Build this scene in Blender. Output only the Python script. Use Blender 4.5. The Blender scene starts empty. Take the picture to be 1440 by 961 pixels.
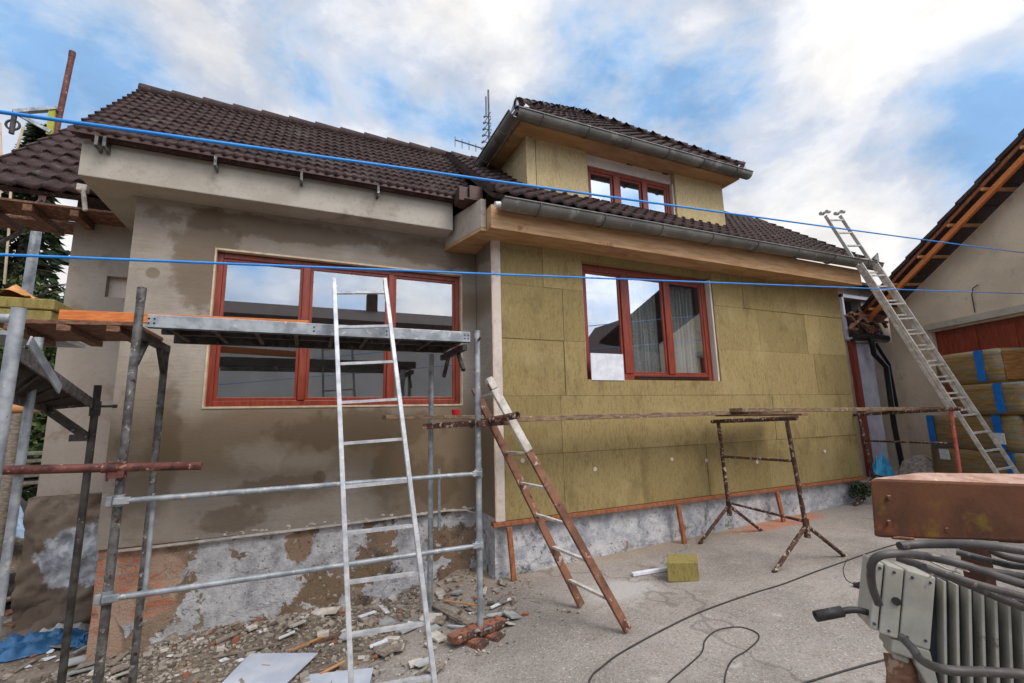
import bpy, bmesh, math, random
from mathutils import Vector, Matrix, noise as mnoise
random.seed(7)
R = math.radians
sc = bpy.context.scene
col = sc.collection
# ------------------------------------------------------------------ camera
F, YAW, PIT, ROL, EYE = 640.0, 4.22185281e-01, 1.63394365e-01, -2.40562825e-02, 1.6
fw = Vector((math.sin(YAW)*math.cos(PIT), math.cos(YAW)*math.cos(PIT), math.sin(PIT)))
r0 = Vector((math.cos(YAW), -math.sin(YAW), 0)); u0 = r0.cross(fw)
rt = math.cos(ROL)*r0 + math.sin(ROL)*u0; up = -math.sin(ROL)*r0 + math.cos(ROL)*u0
cam_d = bpy.data.cameras.new('camera'); cam = bpy.data.objects.new('camera', cam_d); col.objects.link(cam)
m = Matrix((rt, up, -fw)).transposed().to_4x4(); m.translation = (0, 0, EYE); cam.matrix_world = m
cam_d.sensor_width = 36; cam_d.lens = F/1440*36; cam_d.clip_start = .02; cam_d.clip_end = 2000
sc.camera = cam
def P(px, py, X=None, Y=None, Z=None, D=None):
    d = (px-720)/F*rt - (py-480.5)/F*up + fw
    if X is not None: t = X/d.x
    elif Y is not None: t = Y/d.y
    elif Z is not None: t = (Z-EYE)/d.z
    else: t = D
    return d*t + Vector((0, 0, EYE))
V = Vector
# ------------------------------------------------------------------ materials
def lin(c):
    return tuple(((x/255)/12.92 if x/255 <= .04045 else ((x/255+.055)/1.055)**2.4) for x in c)
class NT:
    def __init__(s, name, world=False):
        s.m = bpy.data.materials.new(name); s.m.use_nodes = True; s.t = s.m.node_tree; s.n = s.t.nodes
        s.b = s.n['Principled BSDF']; s.world = world
        if world:
            s.co = s.n.new('ShaderNodeNewGeometry').outputs['Position']
        else:
            s.co = s.n.new('ShaderNodeTexCoord').outputs['Object']
    def l(s, a, b): s.t.links.new(a, b)
    def noise(s, sc_=5, det=4, rough=.55, vec=None, dist=0, stretch=None):
        v = vec or s.co
        if stretch:
            mp = s.n.new('ShaderNodeMapping'); mp.inputs['Scale'].default_value = stretch; s.l(v, mp.inputs['Vector']); v = mp.outputs[0]
        n = s.n.new('ShaderNodeTexNoise'); n.inputs['Scale'].default_value = sc_; n.inputs['Detail'].default_value = det
        n.inputs['Roughness'].default_value = rough; n.inputs['Distortion'].default_value = dist
        s.l(v, n.inputs['Vector']); return n.outputs['Fac']
    def rng(s, f, a, b, c=0, d=1, smooth=True):
        n = s.n.new('ShaderNodeMapRange'); n.interpolation_type = 'SMOOTHSTEP' if smooth else 'LINEAR'
        s.l(f, n.inputs[0])
        for i, x in enumerate((a, b, c, d)): n.inputs[i+1].default_value = x
        return n.outputs[0]
    def math(s, op, a, b=None):
        n = s.n.new('ShaderNodeMath'); n.operation = op
        for i, x in enumerate((a, b)):
            if x is None: continue
            if isinstance(x, (int, float)): n.inputs[i].default_value = x
            else: s.l(x, n.inputs[i])
        return n.outputs[0]
    def mix(s, f, a, b):
        n = s.n.new('ShaderNodeMix'); n.data_type = 'RGBA'
        for i, x in ((0, f), (6, a), (7, b)):
            if isinstance(x, (int, float)): n.inputs[i].default_value = x
            elif isinstance(x, tuple): n.inputs[i].default_value = (*x[:3], 1)
            else: s.l(x, n.inputs[i])
        return n.outputs[2]
    def blob(s, c, r, wob=.5, wsc=3, soft=.25):
        """distorted ellipsoid mask 1 inside"""
        a = s.n.new('ShaderNodeVectorMath'); a.operation = 'SUBTRACT'; s.l(s.co, a.inputs[0]); a.inputs[1].default_value = c
        b = s.n.new('ShaderNodeVectorMath'); b.operation = 'DIVIDE'; s.l(a.outputs[0], b.inputs[0]); b.inputs[1].default_value = r
        g = s.n.new('ShaderNodeVectorMath'); g.operation = 'LENGTH'; s.l(b.outputs[0], g.inputs[0])
        n = s.noise(wsc, 4, .6)
        x = s.math('ADD', g.outputs['Value'], s.math('MULTIPLY', s.math('SUBTRACT', n, .5), wob*2))
        return s.rng(x, 1-soft, 1+soft, 1, 0)
    def bump(s, h, st=.3, dist=.01):
        n = s.n.new('ShaderNodeBump'); n.inputs['Strength'].default_value = st; n.inputs['Distance'].default_value = dist
        s.l(h, n.inputs['Height']); s.l(n.outputs[0], s.b.inputs['Normal'])
    def fin(s, color, rough=.7, metal=0, spec=.5):
        if isinstance(color, tuple): s.b.inputs['Base Color'].default_value = (*color, 1)
        else: s.l(color, s.b.inputs['Base Color'])
        if isinstance(rough, (int, float)): s.b.inputs['Roughness'].default_value = rough
        else: s.l(rough, s.b.inputs['Roughness'])
        s.b.inputs['Metallic'].default_value = metal; s.b.inputs['Specular IOR Level'].default_value = spec
        return s.m
def simple(name, c1, c2=None, s=6, rough=.7, metal=0, bump=.2, bs=60, c3=None, s3=9, t3=.6, stretch=None, spec=.4, c4=None, s4=25, t4=.66, lo=.35, hi=.65):
    t = NT(name); c1 = lin(c1); c2 = lin(c2) if c2 else tuple(x*.75 for x in c1)
    c = t.mix(t.rng(t.noise(s, 5, .6, stretch=stretch), lo, hi), c1, c2)
    if c3: c = t.mix(t.rng(t.noise(s3, 5, .65), t3-.04, t3+.04), c, lin(c3))
    if c4: c = t.mix(t.rng(t.noise(s4, 4, .7), t4-.03, t4+.03), c, lin(c4))
    if bump: t.bump(t.noise(bs, 4, .6, stretch=stretch), bump, .004)
    return t.fin(c, rough, metal, spec)
MT = {}
MT['galv'] = simple('galvanised_steel', (168,172,176), (128,133,138), 9, .5, .35, .15, 90, (190,186,178), 14, .62, c4=(96,90,84), s4=30, t4=.68)
MT['galv_old'] = simple('mortar_spattered_steel', (112,110,108), (72,68,66), 12, .6, .3, .3, 80, (170,165,158), 18, .62, c4=(66,46,38), s4=22, t4=.62)
MT['galv_dark'] = simple('dark_grimy_steel', (82,78,74), (50,45,42), 10, .65, .2, .3, 80, (140,134,124), 22, .66)
MT['alu'] = simple('aluminium', (206,206,208), (172,174,178), 14, .42, .35, .1, 120, (225,220,214), 30, .66)
MT['alu_old'] = simple('weathered_aluminium', (212,206,198), (176,170,164), 14, .5, .3, .1, 120, (120,112,104), 25, .66)
MT['rust_tube'] = simple('rusty_painted_tube', (112,66,58), (84,44,38), 12, .65, .1, .4, 60, (176,140,122), 20, .64, c4=(60,36,30), s4=14, t4=.6)
MT['rust_dark'] = simple('mortar_crusted_brown_steel', (88,60,48), (58,40,34), 14, .8, .1, .5, 50, (188,172,154), 26, .59, c4=(122,70,44), s4=16, t4=.6)
MT['rust_pink'] = simple('pink_primer_steel', (170,84,74), (128,58,50), 12, .7, 0, .3, 50, (196,160,146), 24, .65)
MT['wood_new'] = simple('fresh_pine', (204,150,98), (180,122,72), 5, .7, 0, .2, 40, stretch=(1,1,14))
MT['wood_fascia'] = simple('plywood_fascia', (188,150,110), (166,126,86), 3, .65, 0, .15, 30, (150,108,70), 4, .66, stretch=(1,4,10))
MT['wood_orange'] = simple('orange_formwork_plank', (214,128,66), (190,104,50), 4, .6, 0, .2, 40, stretch=(1.5,14,14))
MT['wood_old'] = simple('weathered_timber', (134,96,74), (92,62,48), 5, .8, 0, .35, 40, (160,132,112), 14, .64, stretch=(4,4,12))
MT['wood_grey'] = simple('grey_timber', (150,138,124), (112,100,88), 5, .85, 0, .3, 40, stretch=(4,4,12))
MT['wood_batten'] = simple('stained_batten', (160,100,64), (128,76,48), 5, .7, 0, .3, 40, stretch=(6,6,2))
MT['wood_plank'] = simple('spattered_scaffold_plank', (142,118,92), (100,80,64), 5, .8, 0, .35, 40, (204,184,140), 22, .64, c4=(206,160,50), s4=6, t4=.7, stretch=(2,10,10))
MT['wood_ladder'] = simple('old_ladder_wood', (134,90,66), (98,64,48), 6, .7, 0, .4, 50, (182,150,134), 14, .62, c4=(80,48,36), s4=12, t4=.62)
MT['plaster_white'] = simple('dried_plaster', (206,198,188), (170,160,150), 12, .9, 0, .5, 50, (150,140,128), 20, .66)
MT['frame_red'] = simple('red_stained_window_wood', (142,58,34), (116,42,26), 5, .42, 0, .08, 40, stretch=(6,6,1), spec=.5)
MT['gutter'] = simple('anthracite_zinc_gutter', (124,121,115), (100,98,93), 3, .42, .15, .03, 30, (140,136,128), 5, .6, spec=.5)
MT['brown_sheet'] = simple('brown_coated_sheet', (84,58,50), (68,46,42), 6, .45, .2, .05, 30)
MT['black_pipe'] = simple('black_downpipe', (36,34,36), (26,25,27), 6, .35, .1, .05, 30)
MT['white_paint'] = simple('white_door_paint', (196,194,206), (176,174,190), 4, .5, 0, .1, 30)
MT['brick'] = simple('loose_red_brick', (150,98,76), (110,74,60), 14, .95, 0, .8, 70, (74,54,46), 7, .5, c4=(196,170,150), s4=20, t4=.64)
MT['stone'] = simple('broken_mortar', (150,138,126), (110,98,86), 16, .95, 0, .6, 60, (186,176,164), 20, .63)
MT['soil'] = simple('crumbled_rubble', (128,108,88), (88,70,55), 30, .95, 0, .5, 70, (190,180,168), 60, .62)
MT['foam'] = simple('white_foam', (226,226,232), (206,208,216), 10, .7, 0, .15, 120)
MT['sheet'] = simple('pale_blue_grey_board', (196,200,210), (176,182,196), 4, .5, 0, .05, 40, (214,214,214), 14, .68)
MT['cream'] = simple('cream_render_bead', (206,186,160), (182,160,134), 10, .8, 0, .3, 60)
MT['rubber'] = simple('black_cable_rubber', (58,54,52), (42,40,40), 20, .55, 0, .1, 60, (112,104,96), 40, .66)
MT['hose'] = simple('dusty_grey_hose', (92,86,82), (66,62,62), 14, .5, 0, .15, 60, (140,128,116), 26, .62)
MT['motor'] = simple('dusty_grey_motor_paint', (188,184,172), (160,156,146), 8, .55, .1, .15, 60, (120,108,92), 12, .66)
MT['fin'] = simple('motor_gap_shade_and_bolts', (74,80,92), (54,58,68), 8, .5, .2, .2, 60, (164,160,152), 18, .66)  # dark tone paints the shade between the cooling fins; bolts share it
MT['blue'] = simple('blue_line', (28,128,214), (40,146,226), 8, .45, 0, .1, 90)
MT['tarp'] = simple('blue_tarpaulin', (56,110,156), (40,84,124), 10, .5, 0, .2, 40, (120,136,150), 12, .66)
MT['bag'] = simple('white_blue_plastic_bag', (190,206,220), (150,170,190), 8, .4, 0, .2, 40, (40,140,200), 7, .57)
MT['bagblue'] = simple('light_blue_bag', (62,160,200), (40,130,176), 8, .4, 0, .2, 40, (120,196,220), 9, .6)
MT['film_grey'] = simple('crumpled_grey_sheet', (170,172,170), (140,140,138), 7, .6, 0, .2, 40)
MT['tarp_dark'] = simple('dark_brown_tarp', (62,54,48), (44,38,34), 8, .8, 0, .3, 40)
MT['red_cup'] = simple('red_plastic', (210,40,48), (190,30,40), 8, .4, 0, 0)
MT['bark'] = simple('tree_bark', (70,58,46), (50,42,34), 8, .9, 0, .6, 20)
MT['metal_ant'] = simple('dull_aerial_metal', (96,98,102), (70,72,76), 8, .5, .4, 0)
MT['neigh'] = simple('pale_neighbour_render', (222,216,210), (206,200,194), 1.2, .9, 0, .2, 30)
MT['yellow_green'] = simple('yellow_plate', (170,168,60), (150,150,50), 8, .6, 0, 0)
MT['tile_far'] = simple('far_dark_tile', (92,72,66), (74,58,54), 8, .9, 0, .2)
MT['label'] = simple('white_paper_label', (220,220,220), (196,198,200), 30, .6, 0, 0)
MT['dark_room'] = simple('dim_room', (150,142,134), (130,122,116), 2, .9, 0, 0)
MT['black_void'] = simple('recess_shade_and_rivet', (40,34,30), (30,26,24), 2, .9, 0, 0)  # near-black paints the shade of openings and holes; deck rivets share it
MT['curtain'] = None
# tiles
def tiles_mat(name, a, b):
    t = NT(name); c = t.mix(t.rng(t.noise(9, 3, .6), .3, .7), lin(a), lin(b))
    c = t.mix(t.rng(t.noise(45, 3, .6), .6, .7), c, lin((104,86,80)))
    c = t.mix(t.rng(t.noise(2.3, 6, .75), .55, .7, 0, .55), c, lin((98,94,82))); c = t.mix(t.rng(t.noise(13, 3, .6), .6, .66, 0, .5), c, lin((44,34,34)))
    t.bump(t.noise(160, 3, .6), .25, .003); return t.fin(c, .72, 0, .25)
MT['tile'] = tiles_mat('brown_concrete_tile', (64,45,42), (46,32,31))
# mineral wool boards
def wool(name, a, b, dark, wld=True):
    t = NT(name, wld)
    g = t.n.new('ShaderNodeNewGeometry'); ri = g.outputs['Random Per Island']
    base = t.mix(ri, lin(a), lin(b))
    st = t.noise(7, 6, .65, stretch=(6, 6, .8)); base = t.mix(t.rng(st, .45, .75, 0, .45), base, lin(dark))
    fi = t.noise(26, 6, .75, stretch=(2.4, 2.4, .7), dist=.6); base = t.mix(t.rng(fi, .47, .66, 0, .5), base, tuple(x*.6 for x in lin(dark)))
    fl = t.noise(34, 6, .75, stretch=(2.4, 2.4, .6), dist=.5); base = t.mix(t.rng(fl, .57, .72, 0, .3), base, lin((196,178,132))); sp_ = t.noise(150, 3, .6, stretch=(1.5, 1.5, .8)); base = t.mix(t.rng(sp_, .5, .75, 0, .4), base, tuple(x*.6 for x in lin(dark)))
    bs_ = t.noise(2.6, 6, .7, stretch=(1.6, 1.6, .8)); base = t.mix(t.rng(bs_, .5, .68, 0, .5), base, tuple(x*.85 for x in lin(dark)))
    li = t.noise(1.6, 4, .6); base = t.mix(t.rng(li, .52, .75, 0, .3), base, lin((182,166,122)))
    sx = t.n.new('ShaderNodeSeparateXYZ'); t.l(t.co, sx.inputs[0])
    t.bump(t.math('ADD', fi, t.noise(120, 3, .6)), .5, .006)
    return t.fin(base, .95, 0, .15)
MT['wool'] = wool('mineral_wool_board', (164,145,100), (146,128,86), (118,100,67))
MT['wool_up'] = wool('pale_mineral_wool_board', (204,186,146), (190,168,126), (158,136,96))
MT['wool_block'] = wool('mineral_wool_offcut', (152,138,84), (140,126,74), (108,94,54), False)
# rendered wall
def render_wall():
    t = NT('grey_brown_base_render', True)
    d = lin
    c = t.mix(t.rng(t.noise(1.3, 6, .6), .35, .65), d((162,153,142)), d((140,130,119)))
    tr = t.noise(5, 4, .6, stretch=(.6, 1, 6)); c = t.mix(t.rng(tr, .45, .7, 0, .45), c, d((138,118,92)))
    damp = d((122,104,82)); wet = d((98,81,62))
    for cc, rr, w in (((-.3, 5, 1.42), (1.6, 3, .34), .35), ((1.3, 5, 1.1), (.75, 3, .75), .35), ((1.0, 5, 2.9), (1.2, 3, .2), .3)):
        c = t.mix(t.math('MULTIPLY', t.blob(cc, rr, w*1.4, 2.6, .35), .85), c, damp)
    for cc, rr, w in (((-.95, 5, 3.2), (.28, 3, .45), .5), ((-1.25, 5, 1.35), (.22, 3, .75), .4), ((-.15, 5, .95), (.42, 3, .15), .5), ((-.6, 5, .74), (.25, 3, .12), .6),
                      ((.85, 5, 1.1), (.22, 3, .35), .4), ((1.45, 5, 3.5), (.9, 3, .16), .4), ((-.3, 5, 3.55), (1.1, 3, .12), .5), ((.55, 5, 1.5), (.8, 3, .2), .5),
                      ((-1.35, 5, 2.98), (.05, 3, .05), .2), ((-1.28, 5, .78), (.05, 3, .04), .2), ((.14, 5, 1.05), (.06, 3, .06), .2), ((1.25, 5, .95), (.3, 3, .3), .5)):
        c = t.mix(t.math('MULTIPLY', t.blob(cc, rr, w*1.7, 5.5, .18), .62), c, wet)
    for cc, rr in (((.0, 5, 1.22), (.3, 3, .07)), ((-.4, 5, 1.3), (.2, 3, .12)), ((-1.2, 5, .75), (.3, 3, .14)), ((.25, 5, .8), (.5, 3, .12)), ((-1.35, 5, 2.1), (.14, 3, .6)), ((-.95, 5, 2.0), (.08, 3, .3))):
        c = t.mix(t.math('MULTIPLY', t.blob(cc, rr, 1.3, 5, .7), .42), c, d((172,160,144)))
    gr = t.noise(26, 4, .65, stretch=(1, 1, 2)); c = t.mix(t.rng(gr, .5, .8, 0, .35), c, d((112,98,80)))
    wv = t.n.new('ShaderNodeTexWave'); wv.bands_direction = 'Z'; wv.inputs['Scale'].default_value = 26; wv.inputs['Distortion'].default_value = 2.5; wv.inputs['Detail'].default_value = 2
    t.l(t.co, wv.inputs['Vector'])
    t.bump(t.math('ADD', t.math('MULTIPLY', wv.outputs['Fac'], .35), t.math('ADD', gr, t.noise(90, 3, .6))), .3, .006)
    return t.fin(c, .88, 0, .2)
MT['render'] = render_wall()
def render_plain(name, a, b, c_, world=True, patch=None):
    t = NT(name, world)
    c = t.mix(t.rng(t.noise(1.1, 6, .62), .35, .65), lin(a), lin(b))
    c = t.mix(t.rng(t.noise(3.1, 6, .7), .54, .7, 0, .6), c, lin(c_))
    g = t.noise(30, 4, .65); c = t.mix(t.rng(g, .5, .8, 0, .3), c, tuple(x*.55 for x in lin(c_)))
    if patch: c = t.mix(t.blob(*patch), c, t.mix(t.rng(t.noise(9, 5, .7), .4, .6), lin((190,192,196)), lin((140,142,148))))
    t.bump(t.math('ADD', g, t.noise(110, 3, .6)), .3, .005)
    return t.fin(c, .9, 0, .2)
MT['render_plain'] = render_plain('smooth_grey_render', (170,158,148), (152,142,130), (130,114,96))
MT['render_box'] = render_plain('pale_render_box', (180,172,160), (160,151,137), (134,123,108))
MT['render_old'] = render_plain('old_crumbling_mortar', (178,166,154), (140,122,106), (92,70,54))
MT['stone_base'] = render_plain('dark_stone_base', (136,122,108), (104,90,78), (70,56,46), patch=((-1.9, 5.9, .38), (.34, 2, .30), .5, 5, .06))
MT['garage_wall'] = render_plain('grey_garage_render', (214,196,172), (194,176,154), (160,144,124))
MT['reveal'] = render_plain('pale_reveal_plaster', (214,202,192), (196,180,168), (150,130,118))
# plinth patched
def plinth(name, left):
    t = NT(name, True); d = lin
    brown = t.mix(t.rng(t.noise(2.5, 5, .6), .35, .65), d((152,130,110)), d((126,104,86)))
    grey = t.mix(t.rng(t.noise(6, 6, .7), .32, .68), d((208,206,206)), d((158,156,158)) if left else d((150,152,160)))
    m1 = t.rng(t.noise(2.4 if left else 1.4, 8, .62, dist=.4), .485, .505)
    c = t.mix(m1, brown, grey) if left else t.mix(t.rng(t.noise(1.2, 6, .6), .66, .70), grey, brown)
    if left:
        for cc, rr in (((-.3, 5, .15), (.5, 3, .3)), ((.35, 5, .42), (.28, 3, .2)), ((.9, 5, .1), (.3, 3, .4)), ((-.7, 5, .4), (.14, 3, .22))):
            c = t.mix(t.blob(cc, rr, 1.1, 7, .05), c, grey)
        c = t.mix(t.blob((-.02, 5, .44), (.12, 3, .18), .7, 11, .05), c, d((150,126,104)))
        c = t.mix(t.blob((.75, 5, .36), (.14, 3, .14), 1.5, 9, .05), c, d((144,120,98)))
        c = t.mix(t.blob((.62, 5, .14), (.26, 3, .15), 1.5, 8, .08), c, d((128,108,86)))
        c = t.mix(t.blob((.2, 5, .02), (.22, 3, .16), 1.5, 8, .08), c, d((128,108,86)))
    # soot and mould
    dk = t.math('MULTIPLY', t.rng(t.noise(4.5, 7, .75), .52, .66), t.blob((1.5 if left else 3.2, 5, .0), (1.2 if left else 3, 3, .6), .6, 3, .4))
    c = t.mix(t.math('MULTIPLY', dk, .85), c, d((58,54,56)))
    c = t.mix(t.rng(t.noise(2.2, 6, .7), .58, .7, 0, .5), c, d((104,100,100)))
    sp = t.noise(22, 5, .7); c = t.mix(t.rng(sp, .58, .66, 0, .7), c, d((74,62,52)))
    c = t.mix(t.rng(t.noise(14, 5, .7), .6, .68, 0, .6), c, d((206,204,204)))
    if left:
        # exposed bricks at the corner
        br = t.n.new('ShaderNodeTexBrick'); mp = t.n.new('ShaderNodeMapping'); mp.inputs['Rotation'].default_value = (R(90), 0, 0); t.l(t.co, mp.inputs[0]); t.l(mp.outputs[0], br.inputs['Vector'])
        br.inputs['Scale'].default_value = 1; br.inputs['Brick Width'].default_value = .26; br.inputs['Row Height'].default_value = .075; br.inputs['Mortar Size'].default_value = .008
        br.inputs['Color1'].default_value = (*d((172,112,88)), 1); br.inputs['Color2'].default_value = (*d((190,136,112)), 1); br.inputs['Mortar'].default_value = (*d((150,136,122)), 1)
        bc = t.mix(t.rng(t.noise(5, 5, .65), .42, .52, 0, .85), br.outputs['Color'], d((176,152,132)))
        mk = t.math('MAXIMUM', t.blob((-1.32, 5, .3), (.42, 3, .34), .35, 5, .08), t.blob((-1.5, 5, -.15), (.2, 3, .3), .3, 6, .08))
        c = t.mix(mk, c, bc)
    h = t.math('ADD', t.math('MULTIPLY', m1, .8), t.math('ADD', t.noise(16, 6, .7), t.noise(70, 3, .6)))
    t.bump(h, .7, .014)
    return t.fin(c, .92, 0, .2)
MT['plinth_l'] = plinth('patched_plinth', True); MT['plinth_r'] = plinth('mouldy_grey_plinth', False)
# ground
def ground_mat():
    t = NT('concrete_and_soil', True); d = lin
    c = t.mix(t.rng(t.noise(.9, 6, .6), .35, .65), d((158,149,141)), d((132,124,117)))
    c = t.mix(t.rng(t.noise(5, 6, .7), .5, .72, 0, .5), c, d((124,112,102)))
    v = t.noise(48, 5, .8); c = t.mix(t.rng(v, .5, .64, 0, .7), c, d((92,84,78)))
    c = t.mix(t.rng(t.noise(70, 4, .8), .56, .64, 0, .75), c, d((206,198,190)))
    c = t.mix(t.math('MULTIPLY', t.blob((5.9, 4.45, 0), (.8, .2, 2), .5, 3, .4), .6), c, d((190,104,66)))
    c = t.mix(t.math('MULTIPLY', t.blob((4.2, 4.9, 0), (3.2, .5, 2), .5, 2, .5), .45), c, d((176,150,120)))
    c = t.mix(t.math('MULTIPLY', t.blob((2.7, 3.7, 0), (.35, .2, 2), .5, 3, .4), .5), c, d((190,188,186)))
    c = t.mix(t.rng(t.noise(1.7, 7, .72, dist=.6), .56, .66, 0, .4), c, d((116,106,98)))
    c = t.mix(t.rng(t.noise(2.8, 7, .75, dist=.4), .6, .7, 0, .5), c, d((196,188,178)))
    # soil on the left
    so = t.mix(t.rng(t.noise(4, 6, .7), .35, .65), d((140,127,114)), d((102,90,79)))
    so = t.mix(t.rng(t.noise(30, 4, .75), .55, .66, 0, .8), so, d((184,170,152)))
    so = t.mix(t.rng(t.noise(2.2, 4, .7), .62, .68, 0, .6), so, d((96,98,60)))
    sx = t.n.new('ShaderNodeSeparateXYZ'); t.l(t.co, sx.inputs[0])
    e = t.math('SUBTRACT', sx.outputs['X'], t.math('MULTIPLY', sx.outputs['Y'], .42))   # slab edge runs obliquely
    e = t.math('ADD', e, t.math('MULTIPLY', t.math('SUBTRACT', t.noise(3.2, 5, .7), .5), 1.3))
    mk = t.rng(e, -1.15, -.95, 1, 0)
    c = t.mix(mk, c, so)
    # slab joint and cracks
    vo = t.n.new('ShaderNodeTexVoronoi'); vo.feature = 'DISTANCE_TO_EDGE'; vo.inputs['Scale'].default_value = .32
    ad = t.n.new('ShaderNodeVectorMath'); ad.operation = 'ADD'; nn = t.n.new('ShaderNodeTexNoise'); nn.inputs['Scale'].default_value = 2; t.l(t.co, nn.inputs[0]); t.l(t.co, ad.inputs[0]); t.l(nn.outputs['Color'], ad.inputs[1]); t.l(ad.outputs[0], vo.inputs['Vector'])
    ck = t.rng(vo.outputs['Distance'], .002, .008, 1, 0); c = t.mix(t.math('MULTIPLY', ck, .34), c, d((70,62,56)))
    t.bump(t.math('ADD', v, t.noise(28, 5, .7)), .55, .008)
    return t.fin(c, .9, 0, .2)
MT['ground'] = ground_mat()
# glass
def glass(name, tint=(.9, .95, 1.0), refl=.5):
    m_ = bpy.data.materials.new(name); m_.use_nodes = True; t = m_.node_tree; n = t.nodes; n.clear()
    o = n.new('ShaderNodeOutputMaterial'); mx = n.new('ShaderNodeMixShader'); g = n.new('ShaderNodeBsdfGlossy'); tr = n.new('ShaderNodeBsdfTransparent')
    g.inputs['Roughness'].default_value = .004; g.inputs['Color'].default_value = (*tint, 1); tr.inputs['Color'].default_value = (.93, .95, .94, 1)
    fr = n.new('ShaderNodeFresnel'); fr.inputs['IOR'].default_value = 1.5
    mr = n.new('ShaderNodeMapRange'); mr.inputs[1].default_value = 0; mr.inputs[2].default_value = 1; mr.inputs[3].default_value = refl; mr.inputs[4].default_value = 1
    t.links.new(fr.outputs[0], mr.inputs[0]); gg = n.new('ShaderNodeNewGeometry'); ml = n.new('ShaderNodeMath'); ml.operation = 'MULTIPLY_ADD'; ml.inputs[1].default_value = -1; ml.inputs[2].default_value = 1; t.links.new(gg.outputs['Backfacing'], ml.inputs[0]); m2 = n.new('ShaderNodeMath'); m2.operation = 'MULTIPLY'; t.links.new(ml.outputs[0], m2.inputs[0]); t.links.new(mr.outputs[0], m2.inputs[1]); t.links.new(m2.outputs[0], mx.inputs[0]); t.links.new(tr.outputs[0], mx.inputs[1]); t.links.new(g.outputs[0], mx.inputs[2]); t.links.new(mx.outputs[0], o.inputs[0])
    return m_
MT['glass'] = glass('coated_window_glass', refl=.5); MT['glass_l'] = glass('wide_window_glass', refl=.36)
def curtain_mat():
    t = NT('lace_curtain'); w = t.math('ADD', t.math('MULTIPLY', t.noise(9, 3, .6, stretch=(3, 3, .12)), .6), t.math('MULTIPLY', t.noise(60, 3, .6), .4))  # stretched noise paints the shading of the folds, fine noise the lace
    return t.fin(t.mix(t.rng(w, .42, .58), lin((238,238,236)), lin((176,178,180))), .9, 0, .1)
MT['curtain'] = curtain_mat()
def leaf_mat(name, a, b):
    t = NT(name); g = t.n.new('ShaderNodeNewGeometry')
    c = t.mix(g.outputs['Random Per Island'], lin(a), lin(b)); return t.fin(c, .6, 0, .3)
MT['leaf_dark'] = leaf_mat('dark_conifer_foliage', (28,40,24), (58,72,40))
MT['leaf_green'] = leaf_mat('green_foliage', (44,62,28), (92,106,44))
def beam_mat():
    t = NT('rusty_beam_steel', True); d = lin
    c = t.mix(t.rng(t.noise(6, 6, .6), .35, .65), d((116,76,54)), d((90,60,45)))
    c = t.mix(t.rng(t.noise(9, 6, .65), .54, .68, 0, .7), c, d((146,82,54)))
    c = t.mix(t.rng(t.noise(5, 5, .7), .60, .72, 0, .7), c, d((134,112,40)))
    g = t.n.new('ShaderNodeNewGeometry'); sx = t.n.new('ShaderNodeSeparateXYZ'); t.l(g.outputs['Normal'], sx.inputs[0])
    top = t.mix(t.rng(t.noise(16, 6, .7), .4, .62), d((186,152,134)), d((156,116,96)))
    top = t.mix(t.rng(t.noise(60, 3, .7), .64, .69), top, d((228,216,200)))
    c = t.mix(t.rng(sx.outputs['Z'], .6, .95), c, top)       # upward faces turn a pinkish brown, paler than the sides, with specks
    c = t.mix(t.rng(t.noise(120, 4, .7), .58, .68, 0, .5), c, d((84,44,28)))
    t.bump(t.math('ADD', t.noise(60, 5, .7), t.noise(14, 4, .6)), .35, .003); return t.fin(c, .7, .1, .3)
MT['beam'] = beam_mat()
def pack_mat():
    t = NT('printed_film_pack'); d = lin
    c = t.mix(t.rng(t.noise(4, 4, .6, stretch=(1, 1, 8)), .35, .65), d((150,118,66)), d((120,98,62)))
    c = t.mix(t.rng(t.noise(5, 3, .6, stretch=(.6, .6, 9)), .52, .62, 0, .75), c, d((92,118,124)))
    c = t.mix(t.rng(t.noise(11, 3, .6), .64, .7, 0, .4), c, d((170,150,110)))
    t.bump(t.noise(14, 3, .6), .4, .02); return t.fin(c, .3, 0, .5)
MT['pack'] = pack_mat()
MT['pack_end'] = simple('pack_end_wool', (150,104,56), (112,76,40), 6, .8, 0, .3, 40, stretch=(1,1,8))
MT['tape'] = simple('blue_print_band', (14,98,176), (20,110,190), 8, .35, 0, 0)
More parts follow.
